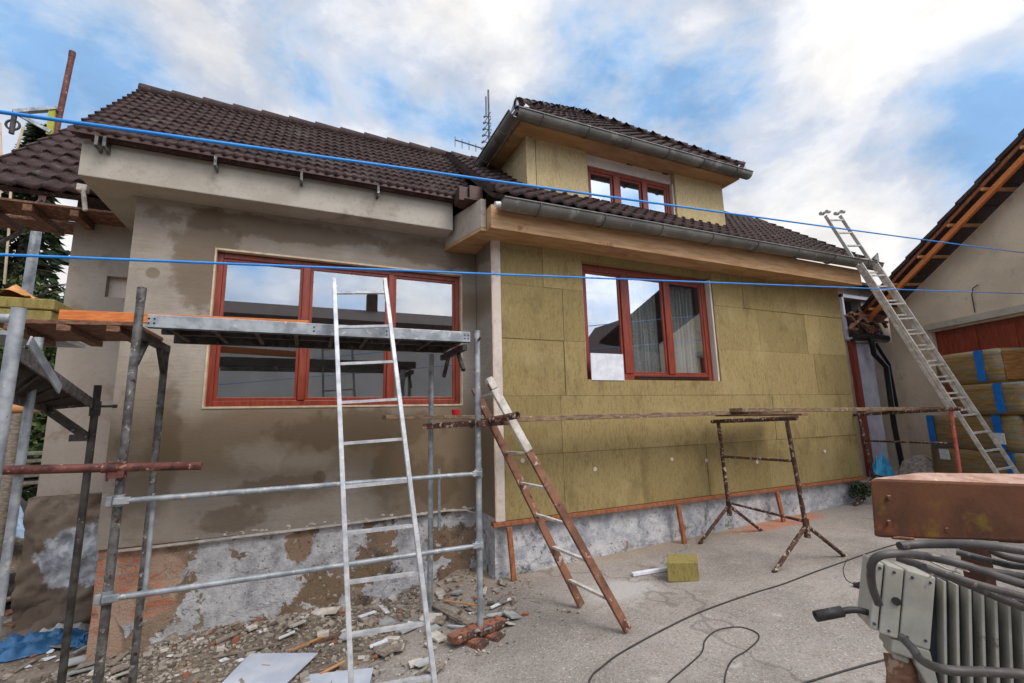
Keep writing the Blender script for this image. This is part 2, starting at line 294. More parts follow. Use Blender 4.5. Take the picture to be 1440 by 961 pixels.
# ------------------------------------------------------------------ mesh builder
def root_of(o):
    while o.parent: o = o.parent
    return o
class MB:
    def __init__(s): s.v = []; s.f = []; s.sm = []
    def add(s, vs, fs, smooth=False):
        k = len(s.v); s.v += [V(x) for x in vs]; s.f += [tuple(i+k for i in f) for f in fs]; s.sm += [smooth]*len(fs); return s
    def box(s, a, b, M_=None):
        (x0, y0, z0), (x1, y1, z1) = a, b
        vs = [V(q) for q in ((x0,y0,z0),(x1,y0,z0),(x1,y1,z0),(x0,y1,z0),(x0,y0,z1),(x1,y0,z1),(x1,y1,z1),(x0,y1,z1))]
        if M_: vs = [M_ @ q for q in vs]
        return s.add(vs, [(0,3,2,1),(4,5,6,7),(0,1,5,4),(1,2,6,5),(2,3,7,6),(3,0,4,7)])
    def hexa(s, b, t):   # bottom quad, top quad
        return s.add(list(b)+list(t), [(0,3,2,1),(4,5,6,7),(0,1,5,4),(1,2,6,5),(2,3,7,6),(3,0,4,7)])
    def bar(s, p, q, w, h, upv=(0,0,1)):
        p, q = V(p), V(q); d = (q-p).normalized(); u = V(upv); a = d.cross(u)
        if a.length < 1e-3: a = d.cross(V((1,0,0)))
        a.normalize(); b = a.cross(d)
        c = [(-w/2,-h/2),(w/2,-h/2),(w/2,h/2),(-w/2,h/2)]
        return s.hexa([p+a*x+b*y for x, y in c], [q+a*x+b*y for x, y in c])
    def tube(s, pts, r, n=12, cap=True, hollow=False, wob=0):
        pts = [V(p) for p in pts]; k = len(pts); rr = r if isinstance(r, (list, tuple)) else [r]*k
        T = [(pts[min(i+1, k-1)]-pts[max(i-1, 0)]).normalized() for i in range(k)]
        a = T[0].cross(V((0,0,1)));  a = a if a.length > 1e-3 else T[0].cross(V((1,0,0))); a.normalize()
        vs = []
        for i in range(k):
            a = (a - T[i]*a.dot(T[i])).normalized(); b = T[i].cross(a)
            for j in range(n):
                th = 2*math.pi*j/n; w = 1 + (random.uniform(-wob, wob) if wob else 0)
                vs.append(pts[i]+(a*math.cos(th)+b*math.sin(th))*rr[i]*w)
        fs = [(i*n+j, i*n+(j+1)%n, (i+1)*n+(j+1)%n, (i+1)*n+j) for i in range(k-1) for j in range(n)]
        s.add(vs, fs, True)
        if cap: s.add([vs[j] for j in range(n)], [tuple(range(n))[::-1]]); s.add([vs[(k-1)*n+j] for j in range(n)], [tuple(range(n))])
        return s
    def pipe_open(s, p, q, r, th=.004, n=14):
        p, q = V(p), V(q); d = (q-p).normalized(); a = d.cross(V((0,0,1)));  a = a if a.length > 1e-3 else V((1,0,0)); a.normalize(); b = d.cross(a)
        ring = lambda c, rr: [c+(a*math.cos(2*math.pi*j/n)+b*math.sin(2*math.pi*j/n))*rr for j in range(n)]
        vs = ring(p, r)+ring(q, r)+ring(q, r-th)+ring(p, r-th)
        fs = [(k*n+j, k*n+(j+1)%n, ((k+1)%4)*n+(j+1)%n, ((k+1)%4)*n+j) for k in range(4) for j in range(n)]
        return s.add(vs, fs, True)
    def prism(s, poly, d):
        poly = [V(p) for p in poly]; d = V(d); n = len(poly); t = [p+d for p in poly]
        return s.add(poly+t, [tuple(range(n))[::-1], tuple(range(n, 2*n))]+[(i, (i+1)%n, n+(i+1)%n, n+i) for i in range(n)])
    def build(s, name, mat, parent=None, bevel=0, fixn=True, smooth_ang=None):
        me = bpy.data.meshes.new(name); org = root_of(parent).location if parent else V((0,0,0))
        me.from_pydata([tuple(p-org) for p in s.v], [], s.f); me.materials.append(MT[mat] if isinstance(mat, str) else mat)
        me.polygons.foreach_set('use_smooth', s.sm)
        if fixn:
            bm = bmesh.new(); bm.from_mesh(me); bmesh.ops.recalc_face_normals(bm, faces=bm.faces); bm.to_mesh(me); bm.free()
        o = bpy.data.objects.new(name, me); col.objects.link(o)
        if parent: o.parent = parent
        if bevel:
            b = o.modifiers.new('bevel', 'BEVEL'); b.width = bevel; b.segments = 2; b.limit_method = 'ANGLE'
        return o
def thing(name, label, cat, loc=(0,0,0), group=None, rz=0):
    o = bpy.data.objects.new(name, None); o.location = loc; o.rotation_euler.z = rz; o.empty_display_size = .1; col.objects.link(o)
    return tag(o, label, cat, group)
def tag(o, label, cat, group=None, kind=None):
    o['label'] = label; o['category'] = cat
    if group: o['group'] = group
    if kind: o['kind'] = kind
    return o
def single(mb, name, mat, label, cat, group=None, bevel=0, base=None):
    """one-mesh thing with its origin at its own base"""
    if base is None:
        xs = [p.x for p in mb.v]; ys = [p.y for p in mb.v]; base = V(((min(xs)+max(xs))/2, (min(ys)+max(ys))/2, min(p.z for p in mb.v)))
    base = V(base); mb.v = [p-base for p in mb.v]
    o = mb.build(name, mat, None, bevel); o.location = base; return tag(o, label, cat, group)
def struct(o): o['kind'] = 'structure'; return o
def hull(c, s, seed=None, squash=.6):
    bm_ = bmesh.new()
    for _ in range(11):
        v = V((random.gauss(0,1), random.gauss(0,1), random.gauss(0,1))).normalized(); bm_.verts.new(c+V((v.x*s*random.uniform(.7,1.1), v.y*s*random.uniform(.7,1.1), v.z*s*squash)))
    r_ = bmesh.ops.convex_hull(bm_, input=bm_.verts); bmesh.ops.delete(bm_, geom=[v for v in bm_.verts if not v.link_faces], context='VERTS')
    bm_.verts.index_update(); vs = [v.co.copy() for v in bm_.verts]; fs = [tuple(v.index for v in f.verts) for f in bm_.faces]; bm_.free(); return vs, fs
# ------------------------------------------------------------------ ground
def sm(a, b, x): t = max(0, min(1, (x-a)/(b-a))); return t*t*(3-2*t)
def gz(x, y):
    z = .03*max(x-2.2, 0) if x < 12 else .294
    z *= 1 if x < 60 else 1
    soil = sm(1.7, .9, x)*sm(3.9, 4.6, y)          # hollow trench along the left wall
    z -= .12*soil + .10*sm(2.0, 1.2, x)
    left = sm(-.6, -1.6, x)
    z -= .06*left
    z += .10*sm(4.35, 4.95, y)*sm(-1.5, -.9, x)*sm(1.75, 1.5, x)*(.5+mnoise.noise(V((x*2.3, y*2, 8))))
    z += .09*math.exp(-((x-1.15)**2/.09+(y-4.45)**2/.06))
    n = mnoise.noise(V((x*1.6, y*1.6, 0)))*.03 + mnoise.noise(V((x*5, y*5, 3)))*.012
    rough = sm(1.5, .3, x - .42*y + 1.4)
    near = 1 if abs(x) < 16 and abs(y) < 30 else 0
    return z + n*rough*near + mnoise.noise(V((x*.7, y*.7, 5)))*.006*near
def frange(a, b, s):
    r_ = []; x = a
    while x < b-1e-6: r_.append(x); x += s
    return r_
xs = [-400,-150,-60,-30,-18,-12]+frange(-8,-3,.25)+frange(-3,3,.06)+frange(3,12,.25)+[12,16,24,40,80,200,400]
ys = [-400,-150,-60,-30,-15]+frange(-8,1.5,.5)+frange(1.5,6,.06)+frange(6,14,.4)+[14,18,25,40,80,200,400]
g = MB(); nx = len(xs)
g.add([(x, y, gz(x, y)) for y in ys for x in xs], [(j*nx+i, j*nx+i+1, (j+1)*nx+i+1, (j+1)*nx+i) for j in range(len(ys)-1) for i in range(nx-1)], True)
struct(g.build('ground', 'ground', None, fixn=False))
def gp(px, py, dz=0):
    p = P(px, py, Z=0)
    for _ in range(6): p = P(px, py, Z=gz(p.x, p.y)+dz)
    return p
# ------------------------------------------------------------------ house
house = thing('house', 'brown-roofed house under renovation, half grey render, half yellow-green insulation boards, with front dormer', 'house', (3, 5, 0))
def wall_with_hole(mb, x0, x1, y0, y1, z0, z1, hx0, hx1, hz0, hz1):
    mb.box((x0,y0,z0),(hx0,y1,z1)); mb.box((hx1,y0,z0),(x1,y1,z1)); mb.box((hx0,y0,z0),(hx1,y1,hz0)); mb.box((hx0,y0,hz1),(hx1,y1,z1))
# left rendered wall with subdivided slight unevenness
wl = MB(); wall_with_hole(wl, -1.53, 1.786, 5.0, 5.25, .6, 3.72, -.88, 1.61, 1.75, 3.27)
wl.box((-1.53, 5.252, .0), (-1.33, 7.0, 3.9))
wl.build('rendered_wall', 'render', house)
rt_ = MB(); rt_.box((1.79, 4.5, .583), (1.8028, 5.0, 3.72)); rt_.box((1.803, 4.601, .583), (1.9, 5.0, 3.72)); rt_.build('return_wall', 'render', house)
# plinths
def rough_slab(x0, x1, z0, z1, y, th, s=.05, amp=.012, seed=0):
    mb = MB(); X = frange(x0, x1, s)+[x1]; Z = frange(z0, z1, s)+[z1]; n = len(X)
    pts = [(x, y + mnoise.noise(V((x*4, z*4, seed)))*amp + mnoise.noise(V((x*14, z*14, seed)))*amp*.5, z) for z in Z for x in X]
    mb.add(pts, [(j*n+i, j*n+i+1, (j+1)*n+i+1, (j+1)*n+i) for j in range(len(Z)-1) for i in range(n-1)], True)
    mb.box((x0, y+.03, z0), (x1, y+th, z1-.003)); return mb
pl = rough_slab(-1.52, 1.86, -.5, .6, 5.035, .25); pl.build('patched_plinth', 'plinth_l', house, fixn=False)
pr = rough_slab(1.84, 8.0, -.4, .53, 4.57, .3, .06, .012, 4); pr.box((1.805, 4.563, -.4), (1.838, 5.1, .58)); pr.build('mouldy_plinth', 'plinth_r', house, fixn=False)
# ledge strip between render and plinth (sagging plaster bead)
bd = MB(); pts = [P(*q, Y=4.985) for q in ((158,776),(260,764),(360,752),(430,744),(485,737),(540,730),(600,722),(630,718),(655,717),(668,722))]
for a, b in zip(pts, pts[1:]): bd.bar(a, b, .03, .014+random.random()*.006)
for i in range(40):
    a = random.random(); k = int(a*(len(pts)-2))+1; q = pts[k].lerp(pts[k+1 if k+1 < len(pts) else k], random.random()) if random.random() < .3 else P(random.uniform(360, 660), 0, Y=4.985)
    t_ = (q.x-pts[0].x)/(pts[-1].x-pts[0].x); q = V((q.x, 4.99, .62+random.uniform(0, .03))); h_ = random.uniform(.01, .03)
    vv, ff = hull(q+V((0,.006,-.012)), h_, squash=.5); vv = [V((a_.x, 4.998+(a_.y-4.996)*.25, a_.z)) for a_ in vv]; bd.add(vv, ff)
bd.build('plaster_ledge', 'plaster_white', house, .004)
# rear part at left
rw = MB(); nx0, nx1, nz0, nz1 = -2.01, -1.80, 2.95, 3.18
wall_with_hole(rw, -2.33, -1.3, 6.0, 6.2, .95, 4.1, nx0, nx1, nz0, nz1); rw.build('rear_wall', 'render_plain', house)
ni = MB(); ni.box((nx0-.01, 6.08, nz0-.01), (nx1+.01, 6.1, nz1+.01)); ni.build('wall_niche', 'reveal', house)
rp = rough_slab(-2.36, -1.3, -.5, .95, 5.93, .4, .03, .09, 9); rp.build('stone_base', 'stone_base', house, fixn=False)
# insulation boards
WX0, WX1, WZ0, WZ1 = 2.97, 5.13, 2.01, 3.46
def boards(x0, x1, rows, yf, th, mat, name, hole=None, blen=1.15, corner=None):
    mb = MB()
    for k in range(len(rows)-1):
        z0, z1 = rows[k], rows[k+1]; x = x0; first = random.uniform(.4, 1.0)*blen
        while x < x1-.01:
            xe = min(x1, x+(first if x == x0 else blen*random.uniform(.9, 1.05)));
            if x1-xe < .12: xe = x1
            segs = [(x, xe, z0, z1)]
            if hole:
                hx0, hx1, hz0, hz1 = hole; out = []
                for a, b, c, d in segs:
                    if b <= hx0 or a >= hx1 or d <= hz0 or c >= hz1: out.append((a, b, c, d)); continue
                    if a < hx0: out.append((a, hx0, c, d))
                    if b > hx1: out.append((hx1, b, c, d))
                    ma, mb_ = max(a, hx0), min(b, hx1)
                    if c < hz0: out.append((ma, mb_, c, hz0))
                    if d > hz1: out.append((ma, mb_, hz1, d))
                segs = out
            for a, b, c, d in segs:
                o_ = random.uniform(-.008, .008); e = .0016
                mb.box((a+e, yf+o_, c+e), (b-e, yf+th, d-e))
            x = xe
    mb.box((x0+.01, yf+.03, rows[0]+.01), (x1-.01, yf+th-.001, rows[-1]-.01)) if not hole else None
    return mb.build(name, mat, house, 0)
boards(1.90, 8.0, [.55, 1.19, 1.82, 2.45, 3.07, 3.56], 4.5, .12, 'wool', 'insulation_boards', (WX0, WX1, WZ0, WZ1))
bk = MB(); wall_with_hole(bk, 1.9, 7.99, 4.625, 4.8, .5, 3.9, WX0+.03, WX1-.03, WZ0+.03, WZ1); bk.box((7.8, 4.81, 0), (7.99, 7, 3.9)); bk.build('masonry_wall', 'render_old', house)
# corner: white bead and plaster smear, pale strip
cb = MB(); cb.bar((1.795, 4.497, .56), (1.795, 4.497, 3.56), .014, .02, (0,1,0)); cb.build('corner_bead', 'cream', house)
cs = MB()
zz = frange(.6, 3.5, .06); 
for a, b in zip(zz, zz[1:]):
    wa = .075+.03*mnoise.noise(V((0, 0, a*2.3)))+.015*mnoise.noise(V((4, 0, a*9))); wb = .075+.03*mnoise.noise(V((0, 0, b*2.3)))+.015*mnoise.noise(V((4, 0, b*9)))
    cs.add([(1.803, 4.497, a), (1.803+wa, 4.495, a), (1.803+wb, 4.495, b), (1.803, 4.497, b)], [(0,1,2,3)]); 
cs.box((1.803, 4.5, .548), (1.9, 4.6, 3.56)); cs.build('corner_plaster', 'reveal', house, fixn=False)
# insulation fixing discs
for q in ((735,648),(837,660),(945,646),(994,648),(1065,650),(1160,635)):
    c = P(*q, Y=4.493); d = MB(); d.tube([c, c+V((0,.012,0))], .024, 16); d.tube([c-V((0,.003,0)), c+V((0,.01,0))], .011, 10); d.build('fixing_disc', 'reveal', house)
# batten under boards
bt = MB(); bt.box((1.76, 4.47, .505), (8.02, 4.56, .545)); bt.build('starter_batten', 'wood_batten', house, .003)
# window builder
def window(x0, x1, z0, z1, y, muls, fr=.07, mat='frame_red', gl='glass'):
    f_ = MB(); d = .06
    f_.box((x0, y, z0), (x0+fr, y+d, z1)); f_.box((x1-fr, y, z0), (x1, y+d, z1)); f_.box((x0+fr, y, z0), (x1-fr, y+d, z0+fr)); f_.box((x0+fr, y, z1-fr), (x1-fr, y+d, z1))
    edges = [x0+fr]
    for (m0, m1) in muls: f_.box((m0, y-.012, z0+fr+.001), (m1, y+d-.002, z1-fr-.001)); edges += [m0, m1]
    edges.append(x1-fr)
    w = f_.build('window', mat, house, .006)
    for i in range(0, len(edges), 2):
        a, b = edges[i], edges[i+1]; s_ = MB(); q = .03
        zb, zt = z0+fr, z1-fr
        for bx in (((a, y+.012, zb), (a+q, y+.05, zt)), ((b-q, y+.012, zb), (b, y+.05, zt)), ((a+q, y+.012, zb), (b-q, y+.05, zb+q)), ((a+q, y+.012, zt-q), (b-q, y+.05, zt))): s_.box(*bx)
        s_.build('sash', mat, w, .004)
        p_ = MB(); p_.box((a+q-.004, y+.026, zb+q-.004), (b-q+.004, y+.038, zt-q+.004)); p_.build('pane', gl, w)
    return w
w1 = window(-.872, 1.60, 1.757, 3.262, 5.055, ((-.10,-.03),(.77,.83)), .055, gl='glass_l')
w1b = MB()
for bx in (((-.885,4.992,1.735),(-.868,5.06,3.285)),((1.598,4.992,1.735),(1.615,5.06,3.285)),((-.868,4.992,1.735),(1.598,5.06,1.755)),((-.868,4.992,3.265),(1.598,5.06,3.285))): w1b.box(*bx)
w1b.build('window_bead', 'cream', w1, .003)
lw = window(WX0+.02, WX1-.03, WZ0+.005, WZ1-.005, 4.60, ((3.66-.05, 3.66+.07),(4.32, 4.42)), .08)
for b_ in (((WX1-.03, 4.52, WZ0), (WX1-.003, 4.624, WZ1-.02)), ((WX0+.003, 4.52, WZ0), (WX0+.018, 4.624, WZ1-.02))): rb = MB(); rb.box(*b_); rb.build('window_reveal', 'reveal', lw)
rl = MB(); rl.tube([(3.75, 4.585, 2.06), (5.0, 4.585, 2.06)], .008, 8); rl.tube([(3.75, 4.585, 2.035), (5.0, 4.585, 2.035)], .007, 8); rl.build('drip_rail', 'black_pipe', lw)
# rooms behind
def room(x0, x1, y0, y1, z0, z1, name):
    mb = MB(); t = .05
    mb.box((x0,y1,z0),(x1,y1+t,z1)); mb.box((x0-t,y0,z0),(x0,y1,z1)); mb.box((x1,y0,z0),(x1+t,y1,z1)); mb.box((x0,y0,z0-t),(x1,y1,z0)); mb.box((x0,y0,z1),(x1,y1,z1+t))
    mb.build(name, 'dark_room', house)
room(-1.2, 1.72, 5.27, 6.9, 1.0, 3.5, 'room_lining'); room(2.6, 5.6, 4.82, 6.6, 1.4, 3.55, 'room_lining'); 
for a, b in ((3.78, 4.30), (4.46, 4.98)):
    cu = MB(); n = 60; vs = []
    for i in range(n+1):
        x = a+(b-a)*i/n; y = 4.76+.018*math.sin(i*.9)+.008*math.sin(i*2.3)
        vs += [(x, y, 2.1), (x, y-.004, 3.36)]
    cu.add(vs, [(2*i, 2*i+2, 2*i+3, 2*i+1) for i in range(n)], True); cu.build('lace_curtain', 'curtain', lw, fixn=False)
pp = MB(); pp.box((3.03, 4.488, 2.0), (3.50, 4.497, 2.32)); single(pp, 'foam_sheet', 'foam', 'square white foam sheet standing in the lower left corner of the right ground-floor window', 'foam board', base=(3.2, 4.496, 2.0))
# white window sill head dark strip above right window = fascia bottom, no gap
# ---- eave box left
bx = MB()
bx.hexa([(-1.86,4.72,3.70),(1.42,4.72,3.70),(1.42,5.0,3.70),(-1.86,5.0,3.70)], [(-1.86,4.72,4.03),(1.42,4.72,4.03),(1.42,5.0,4.03),(-1.86,5.0,4.03)])
bx.box((-1.86, 5.001, 3.70), (-1.531, 7.0, 3.76))
bx.build('rendered_eave_box', 'render_box', house, .008)
wb = MB(); c = P(117, 268, Y=5.5); wb.box((c.x-.05, 5.48, c.z-.01), (c.x+.03, 5.56, c.z+.06)); wb.bar(c+V((0,0,0)), c+V((.03,.02,-.2)), .05, .03); wb.build('pale_gutter_hook', 'plaster_white', house, .008)
# corbel block
co = MB(); co.prism([(1.40, 4.998, 3.585), (1.60, 4.28, 3.585), (1.658, 4.28, 3.585), (1.658, 4.998, 3.585)], (0, 0, .33)); co.build('mortar_corbel', 'render_old', house, .01)
# fascia right
fa = MB(); fa.box((1.66, 4.15, 3.54), (8.05, 4.17, 3.80)); fa.box((1.66, 4.172, 3.555), (8.05, 4.7, 3.575)); fa.box((1.66, 4.172, 3.58), (1.69, 4.5, 3.80)); fa.prism([(1.395, 4.999, 3.55), (1.595, 4.28, 3.55), (1.657, 4.28, 3.55), (1.657, 4.999, 3.55)], (0,0,.032)); fa.box((1.6571, 4.7001, 3.555),(1.789, 4.999, 3.575)); fa.build('plywood_fascia', 'wood_fascia', house, .003)
# ---- tile roofs
def tile_roof(o, U, Vv, ulen, vlen, wave, row, amp, step, name, parent=house, clip=None, slab=.05, mat='tile'):
    o, U, Vv = V(o), V(U).normalized(), V(Vv).normalized(); N = U.cross(Vv)
    if N.z < 0: N = -N
    nu = max(2, int(ulen/wave*6)); nr = max(1, round(vlen/row)); row = vlen/nr
    vs, fs = [], []
    for r_ in range(nr):
        jit = random.uniform(-.003, .003)
        for e in (0, .5, 1):
            for i in range(nu+1):
                u = ulen*i/nu; ph = 2*math.pi*u/wave; w = (math.cos(ph)+.35*math.cos(2*ph+.6))
                k = int(u/wave/2+.25); hj = (math.sin(k*12.9898+r_*78.233)*43758.5)%1
                sc_ = -.07*row*w*(1-e) - .07*row*hj*(1-e)
                v = r_*row+row*e+sc_
                vs.append(o+U*u+Vv*v+N*(amp*w+step*(1-e)+(jit+.003*hj)*(1-e)))
    W = nu+1
    for r_ in range(nr):
        for e in range(2):
            for i in range(nu):
                a = (3*r_+e)*W+i
                if clip:
                    um, vm = ulen*(i+.5)/nu, (r_+.5)*row
                    if not clip(um, vm): continue
                fs.append((a, a+1, a+W+1, a+W))
        if r_ < nr-1:
            for i in range(nu):
                if clip and not clip(ulen*(i+.5)/nu, (r_+1)*row): continue
                a = (3*r_+2)*W+i; b = (3*(r_+1))*W+i; fs.append((a, a+1, b+1, b))
    # nose of first row
    k = len(vs); 
    for i in range(W): vs.append(vs[i]-N*(step+.012))
    for i in range(nu): fs.append((k+i, k+i+1, i+1, i))
    mb = MB(); mb.add(vs, fs, True)
    if not clip:
        a = [o-N*(slab+.03), o+U*ulen-N*(slab+.03), o+U*ulen+Vv*vlen-N*(slab+.03), o+Vv*vlen-N*(slab+.03)]; mb.hexa(a, [p+N*slab for p in a])
        for uu in (0, ulen):   # verge tiles
            for r_ in range(nr):
                c = o+U*uu+Vv*(r_*row)+N*(amp+step); mb.hexa([c-U*.012-N*.06, c+U*.012-N*.06, c+U*.012+Vv*row-N*.075, c-U*.012+Vv*row-N*.075], [c-U*.012+N*.012, c+U*.012+N*.012, c+U*.012+Vv*row-N*.01, c-U*.012+Vv*row-N*.01])
    return mb.build(name, mat, parent, fixn=False)
def caps(p, q, r, n, name, parent=house):
    p, q = V(p), V(q); mb = MB()
    for i in range(n):
        a = p.lerp(q, i/n); b = p.lerp(q, (i+1.12)/n if i < n-1 else 1); mb.tube([a+V((0,0,.012)), b], [r*1.08, r*.92], 12)
    return mb.build(name, 'tile', parent)
main_v = V((0, 1.25, 1.25))
tile_roof((-1.86, 4.60, 4.06), (1,0,0), main_v, 3.52, main_v.length, .088, .147, .0078, .02, 'left_roof')
tile_roof((1.662, 4.07, 3.925), (1,0,0), (0, 1.75, 1.40), 6.69, math.hypot(1.75, 1.40), .16, .18, .017, .025, 'right_roof')
caps((-1.88, 5.87, 5.31), (8.36, 5.87, 5.335), .075, 34, 'ridge_caps')
bs = MB(); bs.hexa([(-1.86,5.87,5.22),(8.36,5.87,5.22),(8.36,7.3,3.8),(-1.86,7.3,3.8)], [(-1.86,5.87,5.28),(8.36,5.87,5.28),(8.36,7.3,3.86),(-1.86,7.3,3.86)]); bs.build('back_roof_slope', 'tile', house)
tile_roof((-2.97, 5.60, 3.90), (1,0,0), (0, 1.8, 1.67), 1.5, math.hypot(1.8, 1.67), .18, .27, .02, .03, 'rear_roof')
ro = MB(); ro.box((-2.95, 5.62, 3.74), (-1.5, 6.0, 3.76)); ro.build('board_soffit', 'wood_old', house)
for x in (-2.9, -2.55, -2.2):
    b_ = MB(); b_.bar((x, 5.63, 3.70), (x, 6.3, 3.70), .07, .07); b_.build('rafter_tail', 'wood_old', house, .004)
# gable wall triangles
gb = MB(); gb.prism([(-1.5, 5.0, 3.73), (-1.5, 5.86, 4.95), (-1.5, 6.9, 3.9)], (.1, 0, 0)); gb.build('gable_wall', 'render_old', house); gb = MB(); gb.prism([(7.88, 4.7, 3.9), (7.88, 5.86, 5.1), (7.88, 6.95, 3.95)], (.1, 0, 0)); gb.build('gable_wall', 'render_old', house)
bw = MB(); bw.box((-2.33, 6.99, 0), (7.99, 7.14, 4.0)); bw.build('back_wall', 'render_plain', house)
# left eave drip and brackets
dr = MB(); dr.box((-1.92, 4.615, 4.045), (1.50, 4.70, 4.065)); dr.box((-1.92, 4.605, 4.025), (1.50, 4.614, 4.066)); dr.box((-1.8, 4.70, 4.03), (1.5, 4.76, 4.06)); dr.build('brown_drip_edge', 'brown_sheet', house)
for px, py in ((140,190),(150,200),(304,228),(424,248),(531,270)):
    c = P(px, py+6, Y=4.66); b_ = MB(); b_.box((c.x-.012, 4.695, 3.92), (c.x+.012, 4.715, 4.07)); b_.box((c.x-.014, 4.62, 3.93), (c.x+.014, 4.70, 3.945)); b_.box((c.x-.012, 4.60, 3.935), (c.x+.012, 4.615, 4.03)); b_.build('gutter_bracket', 'galv_old', house, .003)
bb = MB(); bb.box((1.40, 4.42, 3.93), (1.50, 4.60, 4.09)); bb.box((1.505, 4.38, 3.95), (1.66, 4.58, 4.10)); bb.box((1.45, 4.36, 3.925), (1.68, 4.62, 3.94)); bb.build('brown_flashing_box', 'brown_sheet', house, .004)
# gutters
def gutter(p, q, r=.065, name='gutter', joints=5, caps_=True, dropper=0):
    p, q = V(p), V(q); d = (q-p).normalized(); a = V((d.y, -d.x, 0)).normalized(); n = 12
    mb = MB(); vs = []
    for c in (p, q):
        for rr in (r, r-.004):
            for j in range(n+1):
                th = math.pi*j/n; vs.append(c+a*math.cos(th)*rr-V((0,0,1))*math.sin(th)*rr)
    W = n+1
    fs = [(j, j+1, 2*W+j+1, 2*W+j) for j in range(n)]+[(W+j, W+j+1, 3*W+j+1, 3*W+j) for j in range(n)]
    mb.add(vs, fs, True)
    mb.tube([p+a*(r+.004), q+a*(r+.004)], .009, 8)
    if caps_:
        for c in (p, q): mb.add([c+a*math.cos(math.pi*j/n)*r-V((0,0,1))*math.sin(math.pi*j/n)*r for j in range(n+1)], [tuple(range(n+1))])
    g_ = mb.build(name, 'gutter', house, fixn=False)
    for k in range(joints):
        c = p.lerp(q, (k+.5)/joints); j_ = MB(); pts = [c+a*math.cos(math.pi*j/n)*(r+.004)-V((0,0,1))*math.sin(math.pi*j/n)*(r+.004) for j in range(n+1)]
        for s_, e in zip(pts, pts[1:]): j_.bar(s_, e, .022, .005, tuple(d))
        j_.build('gutter_joint', 'gutter', g_)
    return g_
g1 = gutter((1.73, 4.045, 3.80), (8.34, 4.045, 3.885), .096, joints=8)
cp = MB(); cp.tube([(1.715, 4.03, 3.75), (1.66, 4.03, 3.74)], .03, 12); cp.build('outlet_elbow', 'label', g1)
# ---- dormer
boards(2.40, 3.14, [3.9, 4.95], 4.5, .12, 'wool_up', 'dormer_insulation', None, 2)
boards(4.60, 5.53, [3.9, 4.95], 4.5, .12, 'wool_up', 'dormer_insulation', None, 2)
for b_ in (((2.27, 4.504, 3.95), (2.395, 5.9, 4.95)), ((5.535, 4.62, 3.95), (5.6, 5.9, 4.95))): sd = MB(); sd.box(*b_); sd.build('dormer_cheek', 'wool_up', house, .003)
dw = window(3.16, 4.57, 3.96, 4.80, 4.58, ((3.59, 3.69),(4.07, 4.15)), .055)
dl = MB(); dl.box((3.145, 4.56, 4.80), (4.595, 4.64, 4.97)); dl.box((4.572, 4.53, 4.0), (4.598, 4.64, 4.80)); dl.build('dormer_lintel', 'reveal', house)
for px, py in ((832,213),(857,221),(885,229),(915,236),(935,242)):
    c = P(px, py+2, Y=4.555); h_ = MB(); h_.box((c.x-.05, 4.545, c.z-.018), (c.x+.05, 4.562, c.z+.018)); h_.build('hole_shade_block', 'black_void', house, .008)  # raised dark blocks stand in for the shade in the lintel holes
dk = MB(); dk.box((2.45, 4.8, 3.9), (5.4, 5.8, 3.95)); dk.box((2.45, 5.8, 3.95), (5.4, 5.85, 4.95)); dk.box((2.4, 4.66, 4.97), (5.53, 5.9, 5.0)); dk.build('dormer_room', 'dark_room', house)
ds = MB(); ds.box((2.12, 4.275, 4.95), (5.64, 4.29, 5.03)); ds.box((2.12, 4.292, 4.95), (5.64, 4.64, 4.965)); ds.box((2.12, 4.645, 4.95), (2.27, 6.1, 4.965)); ds.box((2.10, 4.29, 4.952), (2.118, 6.1, 5.05)); ds.box((5.62, 4.645, 4.95), (5.64, 6.1, 5.05)); ds.build('dormer_fascia', 'wood_fascia', house, .003)
gutter((2.0, 4.19, 4.995), (5.72, 4.19, 5.005), .08, joints=6, caps_=False)
gutter((2.0, 6.1, 4.985), (2.0, 4.19, 4.995), .08, joints=3, caps_=False)
bl = MB(); 
for a, b in (((2.06,4.24,5.06),(5.67,4.24,5.06)), ((2.06,4.24,5.06),(2.06,6.1,5.06)), ((5.67,4.24,5.06),(5.67,6.6,5.06))): bl.bar(a, b, .05, .06)
bl.build('dormer_eave_board', 'brown_sheet', house)
AP = V((3.87, 5.6, 6.40)); E0 = V((2.05, 4.22, 5.09)); E1 = V((5.69, 4.22, 5.09)); E2 = V((5.69, 6.98, 5.09)); E3 = V((2.05, 6.98, 5.09))
for a, b in ((E0, E1), (E1, E2), (E3, E0)):
    U = (b-a); mid = (a+b)/2; Vv = AP-mid; L_, H_ = U.length, Vv.length
    tile_roof(a, U, Vv, L_, H_, .17, .19, .017, .022, 'dormer_roof', clip=lambda u, v, L_=L_, H_=H_: (L_/2)*(v/H_)-.1 < u < L_-(L_/2)*(v/H_)+.1)
und = MB(); und.add([E0-V((0,0,.03)), E1-V((0,0,.03)), E2-V((0,0,.03)), E3-V((0,0,.03)), AP-V((0,0,.05))], [(0,1,4),(1,2,4),(2,3,4),(3,0,4),(0,1,2,3)]); und.build('dormer_roof_deck', 'brown_sheet', house)
for e in (E0, E1): caps(e+V((0,0,.03)), AP+V((0,0,.02)), .06, 12, 'hip_caps')
for e, sx in ((E0, 1), (E1, -1)):
    c = e+V((sx*.0, 0, -.0)); k = MB(); k.prism([c+V((-.03*sx, -.01, 0)), c+V((.14*sx, -.01, .02)), c+V((.07*sx, -.005, .07)), c+V((-.02*sx, 0, .15))], (0, .012, 0)); k.prism([c+V((-.03*sx, 0, 0)), c+V((-.03*sx, .2, .02)), c+V((-.02*sx, 0, .15))], (.01*sx, 0, 0)); k.build('corner_flashing', 'galv', house)
